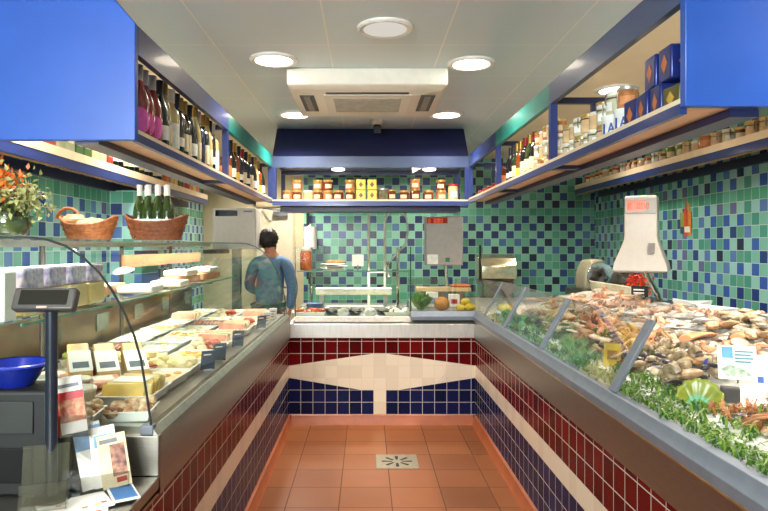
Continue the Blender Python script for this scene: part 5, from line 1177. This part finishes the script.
def sign(x, y, w_, h_, rz, label):
    z = icez(x, y); u = thing('price_sign', label, 'sign', (x, y, z)); q = Matrix.Translation((x, y, z+.012)) @ Matrix.Rotation(rz, 4, 'Z') @ Matrix.Rotation(-.3, 4, 'X')
    MB().box(-w_/2, w_/2, 0, .003, 0, h_, 0, q).build('board', LABW, u, bevel=.001)
    m = MB(); m.box(-w_*.38, -w_*.1, -.0012, 0, h_*.62, h_*.95, 0, q); m.build('blue_stamp', M('stamp_blue', (96, 156, 190), .5), u)
    m = MB()
    for k in range(4): m.box(-.05*w_, w_*(.42-.06*(k % 2)), -.0012, 0, h_*(.8-.1*k), h_*(.85-.1*k), 0, q)
    m.build('printed_lines', M('print_teal', (84, 140, 150), .5), u)
    m = MB(); pts = [(-w_*.42, h_*.3), (-w_*.2, h_*.42), (w_*.1, h_*.34), (w_*.4, h_*.14), (w_*.1, h_*.08), (-w_*.3, h_*.1)]; m.prism(pts, -.0011, 0, 'y', 0, q); m.build('fish_picture', M('sign_picture', (196, 206, 190), .5, 0, .2, 60, col2=(120, 150, 120)), u)
    MB().tube([q @ Vector((0, .004, .02)), Vector((x, y, z-.01))], .003, 5).build('spike', STEELD, u)
sign(1.28, 2.17, .12, .118, -.35, 'white price sign with blue print standing on the ice by the green shell dish'); placed.append((1.28, 2.15, .09)); placed.append((1.27, 1.98, .12))
def oval(x, y, label, c):
    z = icez(x, y); u = thing('origin_tag', label, 'tag', (x, y, z)); q = Matrix.Translation((x, y, z+.016)) @ Matrix.Rotation(-.5, 4, 'Z') @ Matrix.Rotation(1.0, 4, 'X')
    MB().lathe([(0, 0), (.034, 0), (.036, .003), (0, .0035)], 24, 0, q @ Matrix.Diagonal((1.15, .75, 1, 1))).build('oval_plate', LABW, u)
    m = MB(); m.box(-.024, -.006, -.011, .011, .0035, .004, 0, q); m.build('blue_band', M('band_blue', (60, 96, 170), .5), u)
    m = MB(); m.box(.006, .024, -.011, .011, .0035, .004, 0, q); m.build('red_band', M('band_red', (200, 60, 50), .5), u)
oval(1.325, 2.09, 'white oval tag with blue and red bands below the price sign', 0)
oval(1.38, 2.28, 'white oval tag with blue and red bands behind the price sign', 0)
u = thing('blue_tag', 'small dark blue round tag at the upper left of the price sign', 'tag', (1.25, 2.3, icez(1.25, 2.3))); MB().lathe([(0, 0), (.02, 0), (.02, .004), (0, .005)], 20, 0, Matrix.Translation((1.25, 2.3, icez(1.25, 2.3)+.05)) @ Matrix.Rotation(1.2, 4, 'X')).build('disc', M('tag_blue', (50, 60, 130), .4), u); MB().tube([(1.25, 2.3, icez(1.25, 2.3)-.005), (1.25, 2.3, icez(1.25, 2.3)+.05)], .003, 5).build('spike', STEELD, u)
u = thing('yellow_card', 'yellow price card tucked behind the widest grey mullion', 'price card', (1.05, 2.72, icez(1.05, 2.72))); q = Matrix.Translation((1.05, 2.70, icez(1.05, 2.7))) @ Matrix.Rotation(-.5, 4, 'Z') @ Matrix.Rotation(-.35, 4, 'X'); MB().box(-.035, .035, 0, .003, 0, .10, 0, q).build('card_face', M('card_yellow', (232, 190, 50), .5), u); MB().box(-.02, .02, -.001, 0, .03, .07, 0, q).build('print', M('card_brown', (170, 110, 40), .5), u); placed.append((1.05, 2.72, .03))
# fish laid out singly
for k, (nm, x, y, rz, sc, lab) in enumerate((
  ('silver fish', 1.70, 3.35, .5, 1.2, 'largest silver fish lying across the ice near the paper wrapper'), ('silver fish', 1.6, 3.05, .6, 1.1, 'silver fish lying second across the ice near the paper wrapper'),
  ('salmon fillet', 1.52, 2.86, -.9, 1.2, 'long orange salmon fillet on the ice beyond the price sign'), ('salmon fillet', 1.35, 2.72, -.7, .9, 'shorter orange salmon fillet between crabs and price sign'), ('salmon fillet', 1.66, 2.72, -.9, 1.1, 'orange salmon fillet at the ledge side beyond the price sign'),
  ('grey fillet', 1.36, 2.55, .3, 1.0, 'grey skinned fillet left of the price sign'), ('white fillet', 1.36, 1.9, .9, 1.2, 'white fillet on the ice nearest the black block'), ('white fillet', 1.5, 2.06, 1.1, 1.2, 'white fillet on the ice below the oval tag'), ('white fillet', 1.62, 2.2, .8, 1.2, 'white fillet to the ledge side of the price sign'), ('red mullet', 1.62, 2.45, .4, 1.1, 'red fish behind the price sign by the oval tag'),
  ('white fillet', 1.15, 4.72, .6, 1.2, 'white fillet heap behind the narrowest glass pane, front'), ('white fillet', 1.26, 4.82, .8, 1.2, 'white fillet behind the narrowest glass pane, rear'), ('white fillet', 1.2, 4.55, 1.0, 1.1, 'white fillet nearest in the pale group at the far end'), ('salmon fillet', 1.36, 4.5, .5, 1, 'orange fillet behind the far white fillets'))):
    put(nm, x, y, rz, sc, 0, lab, None, False); placed.append((x, y, KIND_R[nm]*sc*.8))
for (x, y, r, n, lab) in ((1.0, 4.3, .075, 14, 'bright green lettuce at the front rail before the far white fillets'), (1.02, 4.12, .07, 12, 'bright green lettuce beside the second mullion'), (1.0, 4.48, .07, 12, 'bright green lettuce nearest the far end of the fish bed'), (1.02, 3.16, .075, 12, 'pale green lettuce behind the long glass pane, farther'), (1.02, 2.98, .08, 14, 'pale green lettuce behind the long glass pane, nearer')):
    far = 'pale' in lab
    lettuce(x, y, .95, r, n, 'lettuce', lab, (150, 170, 84) if far else (104, 160, 44), (104, 132, 56) if far else (58, 116, 30))
for k in range(4): LM_.put((1.05+.05*(k % 2), 4.80+.055*k, .98), R.uniform(0, 3), 1.0, 'yellow lemon in the row behind the last glass pane of the fish bed', 'lemons on the fish bed')
zone(1.08, 1.3, 1.45, 1.88, [('rust crab', 1.5), ('brown whelk', 3), ('gap-shade shell', 2), ('tan clam', 2)], 'at the near end of the fish bed', 1, 1, 120)
zone(1.08, 1.32, 2.12, 2.75, [('tan crab', 4), ('tan clam', 2), ('gap-shade shell', 4), ('brown whelk', 3), ('pink crab', 1.5), ('white scallop shell', 1), ('tan oyster', 2)], 'heaped behind the garnish around the green shell dish', .9, 2, 150)
zone(1.3, 1.6, 2.5, 3.2, [('orange prawn', 2.5), ('pink fillet', 2), ('white scallop shell', 2), ('grey oyster', 2)], 'beyond the price sign among the salmon', .9, 1, 200)
zone(1.6, 1.86, 2.3, 3.05, [('grey oyster', 3), ('tan oyster', 3), ('sardine', 2)], 'piled at the ledge side right of the salmon', .85, 2, 170)
zone(1.1, 1.36, 2.78, 3.5, [('tan crab', 3), ('orange prawn', 3), ('white scallop shell', 2.5), ('gap-shade shell', 5), ('rust crab', 2), ('tan clam', 2)], 'heaped behind the longest glass pane', .85, 2, 170)
zone(1.36, 1.86, 3.1, 4.2, [('pink crab', 2), ('pink langoustine', 2), ('white fillet', 1.5), ('sardine', 2.5), ('white scallop shell', 2), ('grey oyster', 2)], 'in the middle of the bed before the scale', .95, 1, 260)
zone(1.08, 1.36, 3.5, 4.4, [('gap-shade shell', 4), ('brown scallop shell', 1.5), ('white scallop shell', 2.5), ('tan crab', 2), ('brown whelk', 2), ('tan oyster', 2), ('pink crab', 1)], 'behind the middle glass pane', .85, 2, 170)
zone(1.36, 1.86, 4.2, 5.1, [('pink fillet', 2), ('white fillet', 2), ('orange prawn', 2), ('tan oyster', 1)], 'at the far end of the bed', 1.05, 1, 150)
zone(1.34, 1.86, 1.0, 1.9, [('white fillet', 2), ('pink fillet', 2), ('sardine', 1)], 'on the open ice at the near end', 1.2, 1, 60)
# ================================================================ THE PERSON
def skinned(name, pts, edges, rad, mats, parent=None, sub=2, extra=None, voxel=None, root=0):
    me = bpy.data.meshes.new(name); off = WL[parent.name] if parent is not None else Vector((-1.0, 6.5, 0))
    me.from_pydata([tuple(Vector(p)-off) for p in pts], edges, []); me.update()
    o = bpy.data.objects.new(name, me); C.objects.link(o)
    if not me.skin_vertices: 
        bm = bmesh.new(); bm.from_mesh(me); bm.verts.layers.skin.verify(); bm.to_mesh(me); bm.free()
    for i, r in enumerate(rad):
        me.skin_vertices[0].data[i].radius = (r, r) if isinstance(r, (int, float)) else r
        me.skin_vertices[0].data[i].use_root = i == root
    o.modifiers.new('skin', 'SKIN').use_smooth_shade = True
    s_ = o.modifiers.new('sub', 'SUBSURF'); s_.levels = s_.render_levels = sub
    dg = bpy.context.evaluated_depsgraph_get(); dg.update()
    nm = bpy.data.meshes.new_from_object(o.evaluated_get(dg)); o.modifiers.clear(); o.data = nm
    if extra is not None:
        bm = bmesh.new(); bm.from_mesh(nm)
        tmp = bpy.data.meshes.new('tmp'); tmp.from_pydata([tuple(v-off) for v in extra.v], [], extra.f); bm.from_mesh(tmp); bmesh.ops.recalc_face_normals(bm, faces=bm.faces); bm.to_mesh(nm); bm.free(); bpy.data.meshes.remove(tmp)
    if voxel:
        rm = o.modifiers.new('remesh', 'REMESH'); rm.mode = 'VOXEL'; rm.voxel_size = voxel; rm.use_smooth_shade = True
        sm = o.modifiers.new('smooth', 'SMOOTH'); sm.iterations = 4; sm.factor = .5
        dg = bpy.context.evaluated_depsgraph_get(); dg.update()
        n2 = bpy.data.meshes.new_from_object(o.evaluated_get(dg)); o.modifiers.clear(); o.data = n2
    o.data.materials.clear()
    for m in mats: o.data.materials.append(m)
    for p in o.data.polygons: p.use_smooth = True; p.material_index = 0
    if parent is not None: o.parent = parent
    else: o.location = off
    WL[o.name] = off.copy(); return o
SKIN = M('skin', (186, 128, 96), .5, 0, .06, 20)
by = 6.45
P_ = {'pel': (-1.0, by, .86), 'wa': (-1.0, by+.02, 1.0), 'ch': (-.985, by+.04, 1.2), 'nk0': (-.99, by+.06, 1.36), 'nk': (-1.0, by+.075, 1.44), 'hd': (-1.01, by+.09, 1.52),
      'rs': (-.82, by+.04, 1.315), 're': (-.755, by-.0, 1.06), 'rw': (-.78, by-.03, .85), 'ls': (-1.16, by+.05, 1.31), 'le': (-1.23, by+.12, 1.07), 'lw': (-1.16, by+.33, 1.0),
      'rh': (-.91, by, .82), 'rk': (-.9, by+.02, .46), 'ra': (-.9, by-.01, .08), 'rt': (-.89, by+.13, .035), 'lh': (-1.09, by, .82), 'lk': (-1.1, by+.05, .46), 'la': (-1.1, by+.03, .08), 'lt': (-1.11, by+.17, .035)}
RD = {'pel': (.125, .1), 'wa': (.12, .09), 'ch': (.14, .1), 'nk0': (.075, .065), 'nk': .05, 'hd': .055, 'rs': .055, 're': .04, 'rw': .026, 'ls': .055, 'le': .04, 'lw': .026, 'rh': .08, 'rk': .055, 'ra': .038, 'rt': .03, 'lh': .08, 'lk': .055, 'la': .038, 'lt': .03}
ED = [('pel', 'wa'), ('wa', 'ch'), ('ch', 'nk0'), ('nk0', 'nk'), ('nk', 'hd'), ('nk0', 'rs'), ('rs', 're'), ('re', 'rw'), ('nk0', 'ls'), ('ls', 'le'), ('le', 'lw'), ('pel', 'rh'), ('rh', 'rk'), ('rk', 'ra'), ('ra', 'rt'), ('pel', 'lh'), ('lh', 'lk'), ('lk', 'la'), ('la', 'lt')]
keys = list(P_)
ex = MB()
# head turned a little to the right; face looks away from the viewer
hq = Matrix.Translation((-1.012, by+.1, 1.545)) @ Matrix.Rotation(-.5, 4, 'Z')
ex.ell((0, 0, .0), (.076, .094, .11), 24, 18, 0, hq); ex.ell((0, .05, -.06), (.05, .045, .045), 14, 10, 0, hq)
ex.tube([hq @ Vector((0, .088, .01)), hq @ Vector((0, .108, -.02)), hq @ Vector((0, .09, -.032))], [.008, .013, .009], 8)
for s in (-1, 1): ex.ell((s*.078, -.005, -.008), (.01, .022, .032), 10, 8, 0, hq)
ex.tube([hq @ Vector((-.022, .09, -.056)), hq @ Vector((0, .096, -.054)), hq @ Vector((.022, .09, -.056))], .007, 6)
# hands: palm, four fingers, thumb on the side
def hand(w, d, side, curl):
    w = Vector(w); d = Vector(d).normalized(); s_ = Vector(side).normalized(); n = d.cross(s_)
    q = Matrix((( s_.x, d.x, n.x, w.x), (s_.y, d.y, n.y, w.y), (s_.z, d.z, n.z, w.z), (0, 0, 0, 1)))
    ex.ell((0, .045, 0), (.038, .055, .017), 14, 10, 0, q)
    for k, l_ in enumerate((.062, .074, .07, .055)):
        x = .028-.019*k; c = curl
        p = [Vector((x, .08, 0)), Vector((x*1.1, .08+l_*.45, c*.012)), Vector((x*1.1, .08+l_*.75, c*.028)), Vector((x*1.05, .08+l_*.92, c*.048))]
        ex.tube([q @ v for v in p], [.0095, .0088, .008, .0065], 8)
    p = [Vector((.03, .03, .004)), Vector((.052, .055, c*.012)), Vector((.052, .085, c*.026))]
    ex.tube([q @ v for v in p], [.012, .011, .008], 8)
hand(P_['rw'], (-.08, -.05, -.5), (-.3, .9, 0), .6); hand(P_['lw'], (.3, .9, -.15), (.9, -.3, 0), .5)
person = skinned('person', [P_[k] for k in keys], [(keys.index(a), keys.index(b_)) for a, b_ in ED], [RD[k] for k in keys], [SKIN], None, 2, ex, .0075)
tag(person, 'person with short dark hair in a blue denim shirt, back turned, by the staff door', 'person')
def garment(name, names, scale, mat, extra_pts=None):
    nm = [n for n in names]; e_ = [(nm.index(a), nm.index(b_)) for a, b_ in ED if a in nm and b_ in nm]
    rad = []
    for n in nm:
        r = RD[n]; k = scale.get(n, scale['*']) ; rad.append(tuple(v+k for v in r) if isinstance(r, tuple) else r+k)
    return skinned(name, [P_[n] for n in nm], e_, rad, [mat], person, 2)
DEN = M('denim', (100, 134, 168), .75, 0, .16, 60, bump=.2)
sh = garment('shirt', ['pel', 'wa', 'ch', 'nk0', 'rs', 're', 'rw', 'ls', 'le', 'lw'], {'*': .014, 'pel': .032, 'wa': .034, 'ch': .02, 're': .022, 'rw': .018, 'le': .018, 'lw': .018, 'nk0': .012, 'rs': .014, 'ls': .014}, DEN); sh['label'] = 'blue denim long-sleeved shirt'
cq = MB().lathe([(.062, 0), (.068, .015), (.062, .045), (.056, .046), (.06, .012)], 20, 0, Matrix.Translation((-.997, by+.07, 1.385)), cap=False); cq.build('collar', M('denim_dark', (50, 80, 130), .75, 0, .15, 60), person)
garment('trousers', ['pel', 'rh', 'rk', 'ra', 'lh', 'lk', 'la'], {'*': .014, 'pel': .018, 'ra': .024, 'la': .024}, M('dark_trousers', (40, 46, 66), .8, 0, .12, 40))
hm = MB(); n0 = len(hm.v); hm.ell((0, -.012, .022), (.094, .108, .112), 40, 30, 0, hq, .17, 5, 9)
# hair leaves the face, ears and neck free
keep = [(i, q_) for i, q_ in enumerate(hm.f)]
hi = hq.inverted(); ff = []
for q_ in hm.f:
    c = sum(((hi @ hm.v[i]) for i in q_), Vector())/len(q_)
    if c.y > .035 and c.z < .06: continue
    if c.z < -.08: continue
    ff.append(q_)
hm.f = ff; hm.mi = [0]*len(ff)
hr = hm.build('hair', M('dark_hair', (30, 22, 18), .5, 0, .3, 90, bump=.5), person, smooth=80); sd = hr.modifiers.new('solid', 'SOLIDIFY'); sd.thickness = .012; sd.offset = -1
for s in (-1, 1):
    MB().ell((s*.03, .083, .012), (.013, .008, .008), 10, 8, 0, hq).build('eye', M('eye_white', (230, 226, 220), .2), person)
    MB().ell((s*.03, .0895, .012), (.006, .003, .006), 8, 6, 0, hq).build('iris', BLACK, person)
for s, k in (('r', .9), ('l', 1.1)):
    a, t_ = Vector(P_[s+'a']), Vector(P_[s+'t']); MB().ell(((a.x+t_.x)/2, (a.y+t_.y)/2+.01, .042), (.05, .14, .045), 16, 10, cut=0.001).build('shoe', BLACK, person)
# ================================================================ LIGHT
WARM = (1, .91, .79); NEUT = (1, .92, .8)
for x, y, _l in LP: light('SPOT', (x, y, ZC-.03), 100 if x == -.575 else 64, WARM, .1, spot=150, blend=.9)
for x, y, lab in ((1.68, 2.95, 'lit round ceiling downlight above the fish, hidden behind the right end panel'), (1.68, 1.5, 'lit round ceiling downlight above the near end of the fish bed'),
                  (-1.45, 3.0, 'added round fill downlight behind the left end panel above the cheese'), (-1.45, 4.3, 'lit round ceiling downlight behind the wine bottles above the cheese'), (-1.2, .9, 'lit round ceiling downlight before the left blue end panel'), (.2, .6, 'added round fill downlight over the aisle entrance'), (.7, 6.9, 'added round fill downlight behind the navy hood'), (-.9, 6.9, 'added round fill downlight above the person by the door'), (1.9, 5.7, 'added round fill downlight above the slicing machine')):  # unseen lamps; aisle, rear and nearest cheese ones added as fill
    downlight(x, y, lab)
    light('SPOT', (x, y, ZC-.03), {1.68: 130, -1.2: 30, -1.45: 95, -.9: 160, .7: 90}.get(x, 70), WARM, .1, spot=150, blend=.9)
# fluorescent strips inside the cheese case and the back case
light('AREA', (-1.31, 3.6, 1.483), 32, (1, .93, .78), .1, sy=3.1, spread=125)
light('AREA', (-.12, YK+.38, 1.46), 14, (1, .95, .86), .8, sy=.05, spread=110)
for x in (-.26, .575): light('SPOT', (x, 5.78, 2.17), 30, WARM, .05, spot=140, blend=.8)
# area light added as daylight behind the unseen window opening
light('AREA', (-1.1, YF-.2, 1.95), 230, (.95, .97, 1), 1.5, (PI/2+.1, 0, -.05), sy=.8)
wd = bpy.data.worlds.new('World'); bpy.context.scene.world = wd; wd.use_nodes = True
bg = wd.node_tree.nodes['Background']; bg.inputs[0].default_value = (.75, .85, 1, 1); bg.inputs[1].default_value = .6
# ================================================================ CAMERA
cd_ = bpy.data.cameras.new('Camera'); co = bpy.data.objects.new('Camera', cd_); C.objects.link(co)
co.location = (0, 0, H); co.rotation_euler = (PI/2, 0, 0); cd_.sensor_width = 36; cd_.lens = F*36/768
cd_.shift_x = (384-VX)/768; cd_.shift_y = (VY-255.5)/768; cd_.clip_start = .05
sc = bpy.context.scene; sc.camera = co
sc.view_settings.view_transform = 'Standard'; sc.view_settings.look = 'None'; sc.view_settings.gamma = 1; sc.view_settings.use_curve_mapping = False
sc.view_settings.exposure = 0.45
sc.cycles.use_denoising = True; sc.cycles.max_bounces = 8; sc.cycles.transparent_max_bounces = 24; sc.cycles.glossy_bounces = 4; sc.cycles.diffuse_bounces = 4; sc.cycles.sample_clamp_indirect = 6; sc.cycles.caustics_reflective = False; sc.cycles.caustics_refractive = False
